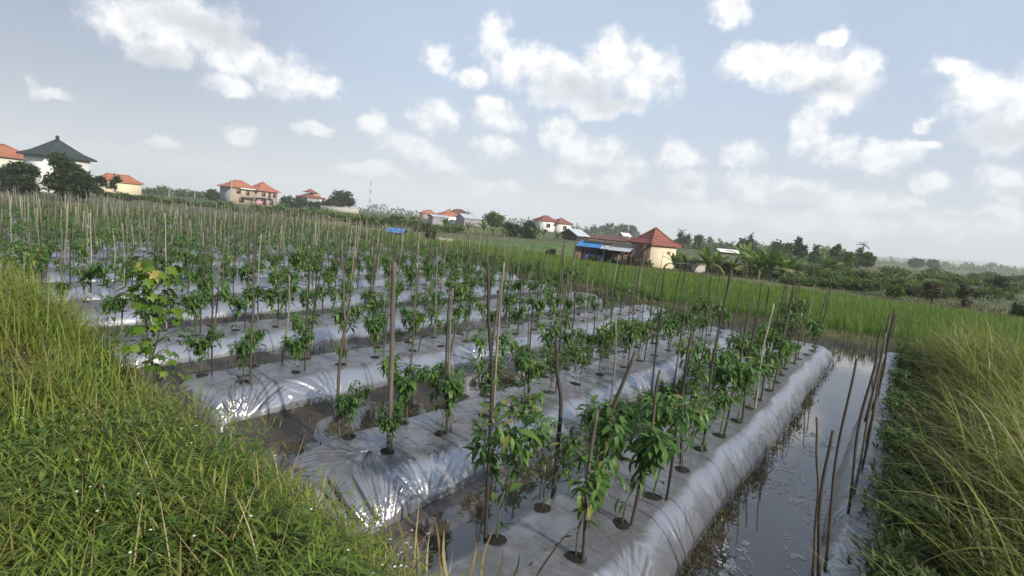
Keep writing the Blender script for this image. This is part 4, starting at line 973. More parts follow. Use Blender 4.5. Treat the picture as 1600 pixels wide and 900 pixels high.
for k, (u, vt, vb, dp) in enumerate([(1108, 371, 400, 190), (1060, 360, 398, 220), (1143, 376, 400, 230), (1342, 384, 428, 140), (1098, 374, 399, 230), (660, 328, 340, 300), (650, 330, 340, 320)]):
    m = dp / F; H = (vb - vt) * m
    put_parts("coconut_palm", ["coconut palm left of the white roofs", "coconut palm rising over the bushy tree by the red roofed house", "coconut palm above the white roofs", "coconut palm over the pointed green tree", "small coconut palm between dark trees", "tiny far coconut palm left of the white houses", "tiny coconut palm leftmost of the far pair"][k], "palm", palm_parts(900 + k, H * .8, 16, H * .26), ("trunk", "crown"), ("bark", "tree_dark"), u, vb, dp, "coconut palms on the skyline")
# slender trees on the skyline behind the shack
for k, (u, vt) in enumerate([(938, 355), (947, 351), (953, 350), (961, 352), (968, 350), (976, 353), (984, 353), (990, 354), (928, 356), (943, 354)]):
    put_tree("slender_tree", "thin tall tree in the far line behind the dark shack", u, vt, 372, 9, 380, "tall", "tree_dark", "tree", "thin trees in the line behind the shack", trunk=.35, n=220, leafpx=2.4)
# scrub on the right
rg = random.Random(21)
for k in range(120):
    u = rg.uniform(1230, 1640); q = rg.random(); vb = np.interp(u, [1230, 1600], [452, 462]) - 34 * q + 6; dp = 2.5 * F / max(16, (vb - (409 + (u - 1421) * .0954))) * .96
    dp = min(140, max(40, dp)); h = rg.uniform(8, 20) * (1 - .45 * q)
    put_tree("scrub_bush", "low green bush in the scrubland right of the grove", u, vb - h, vb, rg.uniform(22, 46), dp, "shrub", rg.choice(["shrub", "shrub", "weed", "tree", "tree"]), "bush", "low bushes of the right scrubland", n=420, leafpx=3)
for u, vt, vb, w, dp, mt, lab in [(1455, 432, 474, 34, 33, "brownleaf", "greyish brown half dead bush right of the rice"), (1505, 436, 475, 22, 33, "brownleaf", "dark wedge shaped withered bush furthest right of the rice"), (1396, 432, 468, 26, 36, "shrub", "pale green bush behind the rice"), (1398, 436, 470, 16, 35, "lime", "yellow green sapling before the pale green bush"),
                                  (1340, 438, 462, 46, 40, "tree_dark", "dark rounded thicket at the edge of the rice"), (1595, 474, 488, 30, 30, "tree_dark", "dark bush at the right photo edge behind the long grass"), (1555, 432, 452, 40, 55, "tree_dark", "dark hedge bush in the scrub at far right"), (1070, 412, 430, 16, 48, "brownleaf", "dead brown shrub in front of the grey wall"), (985, 398, 424, 26, 47, "brownleaf", "bare twiggy bush in front of the dark shack"), (1005, 405, 428, 28, 47, "weed", "weedy bush at the corner of the cream walled house"), (960, 408, 424, 24, 46, "tree_dark", "dark weedy bush below the shack"), (925, 407, 416, 26, 47, "tree_dark", "low dark weeds below the blue tarpaulin"),
                                  (860, 390, 404, 14, 46, "tree_dark", "small dark bush alone on the bank left of the shack"), (672, 358, 372, 14, 56, "tree_dark", "dark bush right of the blue roofed hut")]:
    put_tree("bush", lab, u, vt, vb, w, dp, "shrub", mt, "bush", n=900, leafpx=3)
rg = random.Random(33)
for k in range(20):
    u = 1060 + k * 14.5 + rg.uniform(-4, 4); vb = np.interp(u, [1060, 1200, 1340], [428, 438, 444]); dp = rg.uniform(52, 66)
    put_tree("understory_shrub", "leafy shrub filling the gaps under the right grove", u, vb - rg.uniform(12, 26), vb, rg.uniform(22, 36), dp, "shrub", rg.choice(["tree", "shrub", "tree", "weed"]), "shrub", "shrubs under the right grove", n=650, leafpx=3)
# far wooded bands: one mass each
def band(name, label, pts, depth, n, mat, leafpx=3.0, jit=6, spread=.15):
    mb = MB(); P = []; rg = np.random.default_rng(int(pts[0][0]))
    us = rg.uniform(pts[0][0], pts[-1][0], n); tp = np.interp(us, [p[0] for p in pts], [p[1] for p in pts]); bt = np.interp(us, [p[0] for p in pts], [p[2] for p in pts])
    tp = tp + jit * (1.6 * (vnoise(us * .11, np.full(n, 3.0)) - .6) + .9 * (vnoise(us * .35, np.full(n, 7.0)) - .5))
    vv = tp + (bt - tp) * rg.random(n) ** 1.25; dd = depth * rg.uniform(1 - spread, 1 + spread, n)
    w = np.stack([(us - 800) / F, -(vv - 450) / F, -np.ones(n)], 1) @ Wm.T
    P = CAM + w * dd[:, None]; m = depth / F
    ribbons(mb, P, rg.uniform(0, 6.28, n), rg.uniform(.4, 2.2, n), rg.uniform(-.3, .9, n), leafpx * m * rg.uniform(.6, 1.5, n), leafpx * m * rg.uniform(.4, .9, n), 2, "leaf", np.clip(rg.normal(.5, .22, n) + (vnoise(us * .2, vv * .3) - .5) * .5, 0, 1), 0, rg.uniform(-.8, .8, n))
    tag(mb.build(name, MT[mat]), label, "woods", kind="stuff")
band("distant_woods", "far line of trees left of the double roofed house", [(150, 296, 306), (230, 298, 312), (345, 303, 319)], 260, 2600, "tree_dark", jit=5)
band("distant_woods", "far line of trees between the round tree and the white houses", [(545, 322, 346), (600, 325, 349), (640, 331, 352), (700, 336, 356), (900, 352, 370), (1000, 362, 378)], 330, 6500, "tree_dark", jit=7)
band("distant_woods", "far line of trees behind the shack", [(895, 358, 372), (940, 358, 376), (1000, 364, 380)], 420, 2200, "tree_dark", jit=4)
band("distant_woods", "dark line of trees behind the white roofs and the grove", [(1050, 378, 400), (1120, 381, 403), (1200, 386, 410), (1300, 396, 420), (1360, 404, 424)], 215, 9000, "tree", leafpx=4, jit=8)
band("distant_woods", "hazy trees of the far right valley", [(1340, 409, 418), (1420, 413, 424), (1480, 412, 428), (1530, 416, 431), (1660, 430, 442)], 520, 7500, "tree", leafpx=3.4, jit=8)
band("distant_woods", "faint furthest tree line across the right horizon", [(1330, 402, 410), (1420, 406, 414), (1500, 412, 422), (1660, 427, 438)], 1300, 3200, "tree_dark", jit=3)

# ------------------------------------------------------------------ buildings
class PM:
    def __init__(s): s.v = []; s.f = []
    def poly(s, pts): k = len(s.v); s.v += [tuple(p) for p in pts]; s.f.append(list(range(k, k + len(pts))))
    def build(s, name, mat, parent):
        me = bpy.data.meshes.new(name); me.from_pydata(s.v, [], s.f); me.materials.append(mat); me.update(); return link(name, me, parent)
def hip_roof(w, d, z0, h, ridge=0.0, oh=.5, th=.16, curve=.12):
    """hipped roof with a slight sweep at the eaves; ridge is the ridge length along x"""
    pm = PM(); hw, hd = w / 2 + oh, d / 2 + oh
    lv = [(0, 0), (.33, .33 - curve * .8), (.66, .66 - curve * .5), (1, 1)]
    rings = []
    for t, zf in lv:
        a = hw * (1 - t) + ridge / 2 * t; b = hd * (1 - t) + .02 * t
        rings.append([(-a, -b, z0 + h * zf), (a, -b, z0 + h * zf), (a, b, z0 + h * zf), (-a, b, z0 + h * zf)])
    for r0, r1 in zip(rings[:-1], rings[1:]):
        for k in range(4): pm.poly([r0[k], r0[(k + 1) % 4], r1[(k + 1) % 4], r1[k]])
    pm.poly(rings[-1])
    lo = [(x, y, z - th) for x, y, z in rings[0]]
    for k in range(4): pm.poly([lo[k], lo[(k + 1) % 4], rings[0][(k + 1) % 4], rings[0][k]])
    pm.poly(lo[::-1]); return pm
def caps(w, d, z0, h, ridge, oh, r=.11, curve=.12):
    mb = MB(); hw, hd = w / 2 + oh, d / 2 + oh
    for sx in (-1, 1):
        for sy in (-1, 1):
            pts = [(sx * (hw * (1 - t) + ridge / 2 * t), sy * (hd * (1 - t)), z0 + h * zf + .02) for t, zf in [(0, 0), (.33, .33 - curve * .8), (.66, .66 - curve * .5), (1, 1)]]
            tube(mb, pts, r, 6)
    if ridge > .05: tube(mb, [(-ridge / 2, 0, z0 + h + .03), (0, 0, z0 + h + .03), (ridge / 2, 0, z0 + h + .03)], r, 6)
    return mb
def local(o, parent, x=0, y=0, z=0, rz=0): o.location = (x, y, z); o.rotation_euler.z = rz; return o
def window(parent, x, y, z, w, h, face, wmat="glass"):
    """a window with its frame on a wall face: face 'f' looks to -y, 'r' to +x, 'l' to -x"""
    fr = MB(); t = .07
    for c, s in [((0, 0, h / 2), (w + 2 * t, .10, t)), ((0, 0, -h / 2), (w + 2 * t, .14, t)), ((-w / 2, 0, 0), (t, .10, h)), ((w / 2, 0, 0), (t, .10, h)), ((0, 0, 0), (t * .7, .07, h))]: box(fr, c, s)
    f = fr.build("window", MT["frame"], parent); local(f, parent, x, y, z, {"f": 0, "r": pi / 2, "l": -pi / 2}[face])
    pn = MB(); box(pn, (0, .02, 0), (w, .04, h)); pn.build("pane", MT[wmat], f); return f
def house(name, label, u, vb, depth, w, d, hwall, hroof, rot, wall, roof, ridge=0, oh=.5, group=None, z=None, wins=(), capm=None, base_h=0):
    b = at(u, vb, depth); b[2] = float(tz(b[0], b[1])) - .1 if z is None else z
    view = atan2(b[1], b[0])                                   # bearing of the sight line
    t = thing(name, label, "house", tuple(b), view - pi / 2 + rot, group)
    m = MB(); box(m, (0, 0, hwall / 2 - .5), (w, d, hwall + 1)); m.build("wall", MT[wall], t)
    r = hip_roof(w, d, hwall, hroof, ridge, oh).build("roof", MT[roof], t)
    caps(w, d, hwall, hroof, ridge, oh, .09 if w < 7 else .13).build("ridge_cap", MT[capm or roof], r, True)
    for (fc, pos, zc, ww, wh) in wins:
        if fc == "f": window(t, pos, -d / 2 - .03, zc, ww, wh, "f")
        elif fc == "r": window(t, w / 2 + .03, pos, zc, ww, wh, "r")
        else: window(t, -w / 2 - .03, pos, zc, ww, wh, "l")
    return t
# white house with the dark green roof
h = house("two_storey_house", "white two storey house with a dark green pyramid roof behind dark trees", 90, 302, 85, 6.0, 5.6, 5.6, 2.7, radians(28), "white_wall", "green_tile", 0, .65, wins=[("r", -1.2, 4.2, 1.1, 1.2), ("f", 1.0, 4.2, 1.3, 1.2)])
fm = MB(); tube(fm, [(0, 0, 8.25), (0, 0, 8.5), (0, 0, 8.65), (0, 0, 8.8), (0, 0, 8.9)], [.28, .2, .3, .16, .03], 8); fm.build("finial", MT["dark_wood"], h, True)
house("tiled_house", "pale house with a faded red roof at the far left edge", 6, 302, 92, 8.0, 7.0, 5.9, 2.0, radians(15), "pale_wall", "orange_tile", 0, .5)
house("long_house", "cream house with a long low orange roof right of the white house", 184, 305, 120, 7.6, 4.6, 2.7, 1.5, radians(14), "cream_wall", "orange_tile", 4.0, .35, wins=[("f", -2.2, 1.6, 1.2, 1.1)])
# double orange roofed house: two joined wings of one building
b = at(392, 321, 160); b[2] = float(tz(b[0], b[1])) - .1; vw = atan2(b[1], b[0])
t = thing("double_house", "two storey house with twin orange roofs and left side coloured as in shade", "house", tuple(b), vw - pi / 2 + radians(30)); t.scale = (.84, .84, .92)
for k, (ox, oy, w, d, hw_, hr, rg_, wm) in enumerate([(-3.9, 1.6, 8.6, 7.0, 5.2, 2.2, 2.2, "tan_wall"), (4.3, 0.6, 7.2, 7.6, 5.0, 2.8, 0, "tan_wall")]):
    m = MB(); box(m, (ox, oy, hw_ / 2 - .5), (w, d, hw_ + 1)); m.build("wall", MT[wm], t)
    r = hip_roof(w, d, hw_, hr, rg_, .8).build("roof", MT["orange_tile"], t); local(r, t, ox, oy)
    caps(w, d, hw_, hr, rg_, .8, .13).build("ridge_cap", MT["orange_tile"], r, True)
m = MB(); box(m, (-3.9 - 4.3 - .06, 1.6, 2.3), (.1, 6.9, 5.6)); m.build("shade_slab", MT["grey_wall"], t)  # thin grey slab that puts the left side's shade into colour
m = MB(); box(m, (-2.6, -2.35, 4.95), (5.6, 1.0, .28)); m.build("balcony_fascia", MT["white_paint"], t)
m = MB(); box(m, (.4, -3.6, 2.75), (11.0, 1.6, .18)); box(m, (-1.4, -4.2, 1.3), (.25, .25, 2.9)); box(m, (3.2, -4.2, 1.3), (.25, .25, 2.9)); box(m, (5.8, -4.2, 1.3), (.25, .25, 2.9)); m.build("porch_roof", MT["grey_wall"], t)
for x, yy, zc, ww, wh in [(-5.6, -1.95, 3.9, 1.5, 1.3), (-2.4, -1.95, 3.8, 1.2, 1.6), (2.6, -3.25, 3.8, 1.4, 1.3), (4.8, -3.25, 3.6, 1.0, 1.9), (6.7, -3.25, 3.8, 1.2, 1.3), (-4.5, -1.95, 1.3, 1.8, 1.4), (2.6, -3.25, 1.3, 1.8, 1.9), (5.6, -3.25, 1.3, 1.4, 1.5)]: window(t, x, yy, zc, ww, wh, "f")
m = MB(); box(m, (.6, -4.45, 1.0), (2.0, .08, 1.2)); m.build("hanging_cloth", MT["pink_cloth"], t)
# small house with a little pavilion roof
t = house("small_house", "small grey house with two stacked red roofs left of the round tree", 484, 325, 200, 7.0, 6.0, 3.6, 1.4, radians(30), "grey_wall", "red_tile", 1.5, .5)
m = MB(); box(m, (1.9, 0, 4.4), (2.6, 2.6, 2.2)); m.build("tower_wall", MT["tan_wall"], t); r = hip_roof(2.8, 2.8, 5.5, 1.3, 0, .6).build("tower_roof", MT["red_tile"], t)
m = MB(); box(m, (3.1, -2.6, 2.5), (2.4, 2.2, 1.3)); m.build("water_tank_room", MT["white_wall"], t)
# white sheds
def gable(name, label, u, vb, depth, w, d, hwall, hroof, rot, wall, roof, cat="shed", oh=.3, z=None):
    b = at(u, vb, depth); b[2] = float(tz(b[0], b[1])) - .1 if z is None else z
    t = thing(name, label, cat, tuple(b), atan2(b[1], b[0]) - pi / 2 + rot)
    pm = PM(); x, y = w / 2, d / 2
    for a, c in [((-x, -y), (x, -y)), ((x, y), (-x, y))]: pm.poly([(*a, -.8), (*c, -.8), (*c, hwall), (*a, hwall)])
    for sx in (-1, 1): pm.poly([(sx * x, -y * sx, -.8), (sx * x, y * sx, -.8), (sx * x, y * sx, hwall), (sx * x, 0, hwall + hroof - .05), (sx * x, -y * sx, hwall)])
    pm.build("wall", MT[wall], t)
    pr = PM(); X = x + oh; Y = y + oh; ze = hwall - hroof * oh / y; th = .08
    for s in (-1, 1):
        A = [(-X, s * Y, ze), (X, s * Y, ze), (X, 0, hwall + hroof), (-X, 0, hwall + hroof)]; Bq = [(a, b_, c + th) for a, b_, c in A]
        pr.poly(Bq if s < 0 else Bq[::-1]); pr.poly(A[::-1] if s < 0 else A)
        for k in range(4): pr.poly([A[k], A[(k + 1) % 4], Bq[(k + 1) % 4], Bq[k]])
    pr.build("roof", MT[roof], t); return t
gable("long_shed", "long grey shed with a white metal roof", 742, 356, 150, 9.0, 6.5, 2.6, 1.0, radians(22), "grey_wall", "zinc")
house("white_house", "white walled house with a small orange roof left of the long shed", 700, 354, 155, 7.0, 6.0, 2.9, 1.5, radians(25), "white_wall", "orange_tile", 0, .1)
house("tiled_house", "house with dark red roof tops behind the white walled house", 715, 350, 175, 6.0, 5.0, 3.6, 1.3, radians(20), "tan_wall", "dull_tile", 2, .4)
house("tiled_house", "small far house with an orange roof among trees left of the white houses", 668, 342, 240, 6, 5, 2.6, 1.6, radians(20), "tan_wall", "orange_tile", 1, .5)
gable("flat_shed", "low grey shed left of the white walled house", 684, 351, 150, 4.5, 4, 2.4, .4, radians(20), "grey_wall", "zinc")
# red double roofed house in the middle
b = at(863, 366, 160); b[2] = float(tz(b[0], b[1])) - .1; vw = atan2(b[1], b[0]); t = thing("double_house", "white walled house with twin red roofs right of the bamboo clump", "house", tuple(b), vw - pi / 2 + radians(28))
for ox, oy, w, d, hw_, hr, rdg in [(-2.4, 0.6, 4.6, 5, 3.2, 1.4, 1.0), (2.1, -.6, 4.2, 5, 2.9, 1.4, .4)]:
    m = MB(); box(m, (ox, oy, hw_ / 2 - .5), (w, d, hw_ + 1)); m.build("wall", MT["white_wall"], t)
    r = local(hip_roof(w, d, hw_, hr, rdg, .5).build("roof", MT["red_tile"], t), t, ox, oy); caps(w, d, hw_, hr, rdg, .5, .1).build("ridge_cap", MT["red_tile"], r, True)
window(t, 2.2, -3.13, 1.6, 1.2, 1.1, "f"); window(t, -2.6, -1.95, 1.8, 1.2, 1.1, "f")
t = gable("open_shed", "open sided shed with a pale grey pitched roof", 896, 377, 110, 4.2, 3.6, 1.3, 1.0, radians(60), "dark_wood", "zinc", oh=.5)
for k, u in enumerate((928, 948, 968)):
    gable("low_house", ["low house with a weathered dark red roof right of the open shed", "middle low house of the weathered red roofs behind the shack", "low house with weathered roof nearest the red roofed house"][k], u, 381 + k * 2, 130, 3.2, 3.2, 1.0, .8, radians(12 - 5 * k), "brick_wall", "dull_tile", "house")
for k, (u, vb) in enumerate(((1131, 399), (1147, 400))): gable("white_shed", ["left of the two small white roofed sheds before the dark trees", "right of the two small white roofed sheds before the dark trees"][k], u, vb, 120, 2.9, 2.4, .7, .5, radians(18), "dark_wood", "white_paint", oh=.3)
gable("white_shed", "tiny white roof just left of the red roofed house", 975, 373, 160, 2.6, 2.2, 1.6, .7, radians(40), "grey_wall", "white_paint")
# cream house with the red roof, and the dark shack in front of it
t = house("red_roofed_house", "cream walled house with a bright red hipped roof in the middle distance", 1017, 419, 58, 3.3, 3.3, 2.7, 1.65, radians(40), "cream_wall", "red_tile", 0, .35, z=None)
m = MB(); box(m, (-1.65 - .04, 0, 1.3), (.07, 3.2, 2.8)); m.build("shade_slab", MT["brick_wall"], t)  # brick slab, its dark tone colours in the shade of this side
window(t, .7, -1.68, 1.9, .28, .2, "f")
m = MB(); box(m, (-2.05, -1.0, .45), (.7, 1.2, 1.2)); m.build("plinth", MT["concrete"], t)
b = at(943, 414, 55); b[2] = float(tz(b[0], b[1])) - .05; vw = atan2(b[1], b[0]); t = thing("shack", "dark makeshift shack with a blue tarpaulin and tin lean-to roofs", "shack", tuple(b), vw - pi / 2 + radians(-10))
m = MB(); box(m, (-2.55, -.4, .85), (.7, 1.6, 2.1)); m.build("brick_pier", MT["brick_wall"], t)
m = MB(); box(m, (0, 1.2, .85), (5.6, .12, 2.3)); box(m, (2.75, .3, .8), (.12, 1.9, 2.2)); box(m, (-.2, .5, .8), (.1, 1.4, 2.2)); m.build("wall", MT["dark_wood"], t)
m = MB()
for x in (-1.9, -.6, .9, 2.5): tube(m, [(x, -1.2, -.3), (x + .02, -1.2, .8), (x, -1.2, 1.85)], .06, 6)
m.build("post", MT["dark_wood"], t)
def slab(name, mat, x0, x1, y0, y1, z0, z1, th=.05):
    pm = PM(); A = [(x0, y0, z0), (x1, y0, z0), (x1, y1, z1), (x0, y1, z1)]; Bq = [(x, y, z + th) for x, y, z in A]
    pm.poly(Bq); pm.poly(A[::-1])
    for k in range(4): pm.poly([A[k], A[(k + 1) % 4], Bq[(k + 1) % 4], Bq[k]])
    return pm.build(name, MT[mat], t)
slab("back_roof", "dark_wood", -2.3, 2.9, -.2, 1.8, 2.18, 2.34)
slab("roof_sheet", "blue_sheet", -2.7, -.3, -1.7, .6, 1.72, 2.22); slab("roof_sheet", "zinc", -.25, .5, -1.7, .4, 1.70, 2.1); slab("roof_sheet", "zinc", .55, 2.7, -1.9, .4, 1.66, 2.02)
m = MB(); X, Z = np.meshgrid(np.linspace(-1.7, .1, 20), np.linspace(.25, 1.05, 10), indexing="ij"); V = np.stack([X, -1.0 - .5 * (1.05 - Z) + .07 * np.sin(X * 6 + Z * 3), Z + .05 * np.sin(X * 3)], 2).reshape(-1, 3)
i = np.arange(19)[:, None] * 10; j = np.arange(9)[None]; m.add(V, np.stack([i + j, i + 10 + j, i + 11 + j, i + j + 1], -1).reshape(-1, 4)); m.build("tarpaulin", MT["blue_tarp"], t, True)
m = MB(); box(m, (1.7, -.9, .75), (1.7, .1, 1.2), .1); m.build("hanging_mat", MT["brick_wall"], t)
# hut with the blue roof
b = at(619, 366, 56); b[2] = float(tz(b[0], b[1])) - .05; vw = atan2(b[1], b[0]); t = thing("field_hut", "tiny field hut with a bright blue sheet roof", "hut", tuple(b), vw - pi / 2 + radians(-20))
m = MB(); box(m, (0, .25, .28), (1.55, .7, .75)); m.build("wall", MT["dark_wood"], t)
slab("roof", "blue_sheet", -.95, .95, -.75, .15, .52, .95, .03); slab("roof", "blue_sheet", -.95, .95, .152, .8, .95, .62, .03)
m = MB()
for x in (-.8, .8): tube(m, [(x, -.6, -.2), (x, -.6, .25), (x, -.6, .56)], .035, 6)
m.build("post", MT["bark"], t)
# grey garden wall
def garden_wall(u0, v0, u1, v1, depth, hgt, label):
    a = at(u0, v0, depth); c = at(u1, v1, depth); a[2] = float(tz(a[0], a[1])); c[2] = float(tz(c[0], c[1])); mid = (a + c) / 2; L = np.linalg.norm((c - a)[:2])
    m = MB(); box(m, (0, 0, hgt / 2 - .2), (L, .16, hgt + .4)); box(m, (0, 0, hgt + .033), (L + .06, .24, .06)); o = m.build("garden_wall", MT["concrete"], None); o.location = tuple(mid); o.rotation_euler.z = atan2(c[1] - a[1], c[0] - a[0]); tag(o, label, "wall")
garden_wall(1062, 424, 1100, 428, 51, .72, "low grey wall with a coping right of the cream house")
garden_wall(648, 369, 708, 375, 58, .30, "long low grey bund wall right of the blue hut")
garden_wall(500, 331, 560, 336, 165, 1.4, "pale compound wall below the round tree")
# lattice tower
b = at(577, 330, 600); b[2] = float(tz(b[0], b[1])); t = thing("lattice_tower", "thin red and white lattice tower on the skyline", "tower", tuple(b)); Ht = at(577, 283, 600)[2] - b[2]
for k in range(7):
    m = MB(); z0, z1 = Ht * k / 7, Ht * (k + 1) / 7; r0, r1 = 1.5 * (1 - .8 * k / 7), 1.5 * (1 - .8 * (k + 1) / 7)
    for a in range(4):
        c0, s0 = cos(a * pi / 2 + .6), sin(a * pi / 2 + .6); c1, s1 = cos((a + 1) * pi / 2 + .6), sin((a + 1) * pi / 2 + .6)
        tube(m, [(r0 * c0, r0 * s0, z0), ((r0 + r1) / 2 * c0, (r0 + r1) / 2 * s0, (z0 + z1) / 2), (r1 * c0, r1 * s0, z1)], .13, 4)
        tube(m, [(r0 * c0, r0 * s0, z0), (((r0 * c0 + r1 * c1) / 2), (r0 * s0 + r1 * s1) / 2, (z0 + z1) / 2), (r1 * c1, r1 * s1, z1)], .08, 4)
        tube(m, [(r1 * c0, r1 * s0, z1), (r1 * (c0 + c1) / 2, r1 * (s0 + s1) / 2, z1), (r1 * c1, r1 * s1, z1)], .08, 4)
    m.build("lattice_section", MT["red_paint" if k % 2 == 0 else "white_paint"], t)
# poles
for k, (u, vt, vb, dp, r, lab) in enumerate([(361, 280, 320, 130, .10, "white pole in front of the twin orange roofed house"), (264, 290, 313, 160, .10, "pole beyond the field left of the twin roofed house"), (178, 270, 306, 100, .07, "thin dark mast in front of the long orange roof"), (304, 294, 315, 180, .10, "short pole just left of the twin roofed house"), (590, 318, 345, 250, .12, "thin pole right of the lattice tower")]):
    b = at(u, vb, dp); b[2] = float(tz(b[0], b[1])); tp = at(u, vt, dp)[2] - b[2]; m = MB(); tube(m, [(0, 0, -.3), (0, 0, tp * .5), (0, 0, tp)], [r * 1.2, r, r * .8], 7); box(m, (0, 0, tp * .94), (1.2 if k < 2 else .5, .08, .08), .5)
    o = m.build("utility_pole", MT["concrete" if k != 2 else "dark_wood"]); o.location = tuple(b); tag(o, lab, "pole", "poles beyond the field")

# faint volcano and low hills on the skyline
def hill(name, u, vt, depth, halfpx, power, seed):
    c = at(u, 340, depth); c[2] = 0; top = at(u, vt, depth)[2]; R = halfpx * depth / F; n = 48; rings = 12; V = []
    for a in range(rings + 1):
        s = a / rings
        for k in range(n):
            th = 2 * pi * k / n; rr = R * s * (1 + .12 * sin(3 * th + seed) * s); z = top * (1 - s) ** power * (1 + .10 * float(vnoise(th * 2, s * 4)) - .05) - 2 * s
            V.append((c[0] + rr * cos(th), c[1] + rr * sin(th), z if a else top * .97))
    q = [(a * n + k, (a + 1) * n + k, (a + 1) * n + (k + 1) % n, a * n + (k + 1) % n) for a in range(rings) for k in range(n)]
    m = MB(); m.add(V, q); tag(m.build(name, MT["tree_dark"], None, True), kind="structure")
hill("hills", 1540, 409, 2500, 260, 1.1, 2)
hill("hills", 300, 297, 2300, 190, 1.1, 4)

# ------------------------------------------------------------------ air
hz = MB(); box(hz, (0, 0, 86), (6800, 6800, 180)); ho = hz.build("haze", bpy.data.materials.new("haze_air"))
hm = ho.data.materials[0]; hm.use_nodes = True; nt = hm.node_tree; nt.nodes.clear(); o_ = nt.nodes.new("ShaderNodeOutputMaterial"); pv = nt.nodes.new("ShaderNodeVolumePrincipled")
pv.inputs["Color"].default_value = (0.93, 0.96, 1.0, 1); pv.inputs["Density"].default_value = 0.0005; pv.inputs["Anisotropy"].default_value = 0.0
nt.links.new(pv.outputs[0], o_.inputs["Volume"]); tag(ho, kind="stuff")

# ------------------------------------------------------------------ sky with clouds
CLOUDS = [(215, 30, 95, 40), (300, 40, 115, 48), (385, 85, 85, 42), (440, 118, 70, 30), (500, 135, 45, 15), (255, 82, 62, 26), (85, 148, 38, 16), (360, 135, 42, 17), (490, 200, 34, 13), (372, 211, 30, 13), (255, 221, 42, 10),
          (772, 60, 30, 42), (815, 98, 62, 38), (890, 130, 85, 45), (960, 92, 60, 42), (1008, 120, 52, 46), (940, 165, 75, 20), (685, 90, 30, 24), (735, 125, 32, 16), (680, 180, 42, 26), (590, 195, 32, 22), (640, 235, 58, 24), (690, 260, 38, 15), (575, 266, 55, 13), (775, 180, 42, 27), (780, 232, 42, 22),
          (868, 210, 30, 30), (920, 240, 55, 32), (965, 275, 48, 30), (900, 278, 45, 18), (1060, 245, 36, 27), (1082, 285, 36, 28), (1160, 240, 36, 24), (1180, 290, 55, 24), (1180, 100, 58, 30), (1260, 110, 75, 38), (1330, 118, 45, 50), (1310, 152, 62, 26), (1298, 65, 24, 18),
          (1265, 200, 36, 36), (1312, 232, 42, 32), (1392, 242, 50, 32), (1452, 286, 34, 20), (1440, 226, 38, 12), (1488, 110, 42, 18), (1540, 150, 75, 46), (1605, 150, 60, 60), (1570, 205, 75, 34), (1438, 190, 22, 11),
          (1575, 288, 52, 36), (1255, 300, 55, 24), (1340, 322, 62, 24), (1420, 322, 42, 26), (1500, 348, 90, 24), (1570, 340, 65, 22), (1142, 12, 32, 28), (760, 290, 60, 14), (1100, 330, 110, 18), (1300, 350, 130, 16)]
GREYS = [(905, 140, 80, 32), (945, 160, 70, 20), (1290, 135, 70, 20), (1565, 205, 85, 30), (1580, 295, 45, 14), (1440, 330, 40, 12), (1250, 308, 45, 12), (930, 270, 60, 16), (250, 90, 60, 18), (1080, 282, 30, 14), (1500, 345, 80, 10), (330, 45, 130, 30)]
w = bpy.data.worlds.new("World"); sc.world = w; w.use_nodes = True; nt = w.node_tree; nt.nodes.clear()
out = nt.nodes.new("ShaderNodeOutputWorld"); bg = nt.nodes.new("ShaderNodeBackground"); nt.links.new(bg.outputs[0], out.inputs[0])
sky = nt.nodes.new("ShaderNodeTexSky"); sky.sky_type = "NISHITA"; sky.sun_disc = False; sky.sun_elevation = SUN_EL; sky.sun_rotation = SUN_AZ; sky.air_density = 1.0; sky.dust_density = 1.6; sky.ozone_density = 1.2
SKYMUL = 0.1; bg.inputs[1].default_value = SKYMUL
tc = nt.nodes.new("ShaderNodeTexCoord"); sp = nt.nodes.new("ShaderNodeSeparateXYZ"); nt.links.new(tc.outputs["Generated"], sp.inputs[0])
def MA(op, a, b=None, c=None, clamp=False):
    n = nt.nodes.new("ShaderNodeMath"); n.operation = op; n.use_clamp = clamp
    for k, v in enumerate((a, b, c)):
        if v is None: continue
        if isinstance(v, bpy.types.NodeSocket): nt.links.new(v, n.inputs[k])
        else: n.inputs[k].default_value = v
    return n.outputs[0]
az = MA("ARCTAN2", sp.outputs[0], sp.outputs[1]); el = MA("ARCSINE", sp.outputs[2])
cv = nt.nodes.new("ShaderNodeCombineXYZ"); nt.links.new(az, cv.inputs[0]); nt.links.new(el, cv.inputs[1])
def wnoise(scale, det, rough, vec, col=False):
    n = nt.nodes.new("ShaderNodeTexNoise"); n.inputs["Scale"].default_value = scale; n.inputs["Detail"].default_value = det; n.inputs["Roughness"].default_value = rough; nt.links.new(vec, n.inputs["Vector"]); return n.outputs["Color" if col else "Fac"]
def VM(op, a, b):
    n = nt.nodes.new("ShaderNodeVectorMath"); n.operation = op
    for k, v in enumerate((a, b)):
        if isinstance(v, bpy.types.NodeSocket): nt.links.new(v, n.inputs[k])
        else: n.inputs[k].default_value = v
    return n
d1 = wnoise(16, 5, .6, cv.outputs[0], True); dd = VM("SUBTRACT", d1, (.5, .5, .5)); ds = VM("MULTIPLY", dd.outputs[0], (.075, .06, 0)); pw = VM("ADD", cv.outputs[0], ds.outputs[0]).outputs[0]
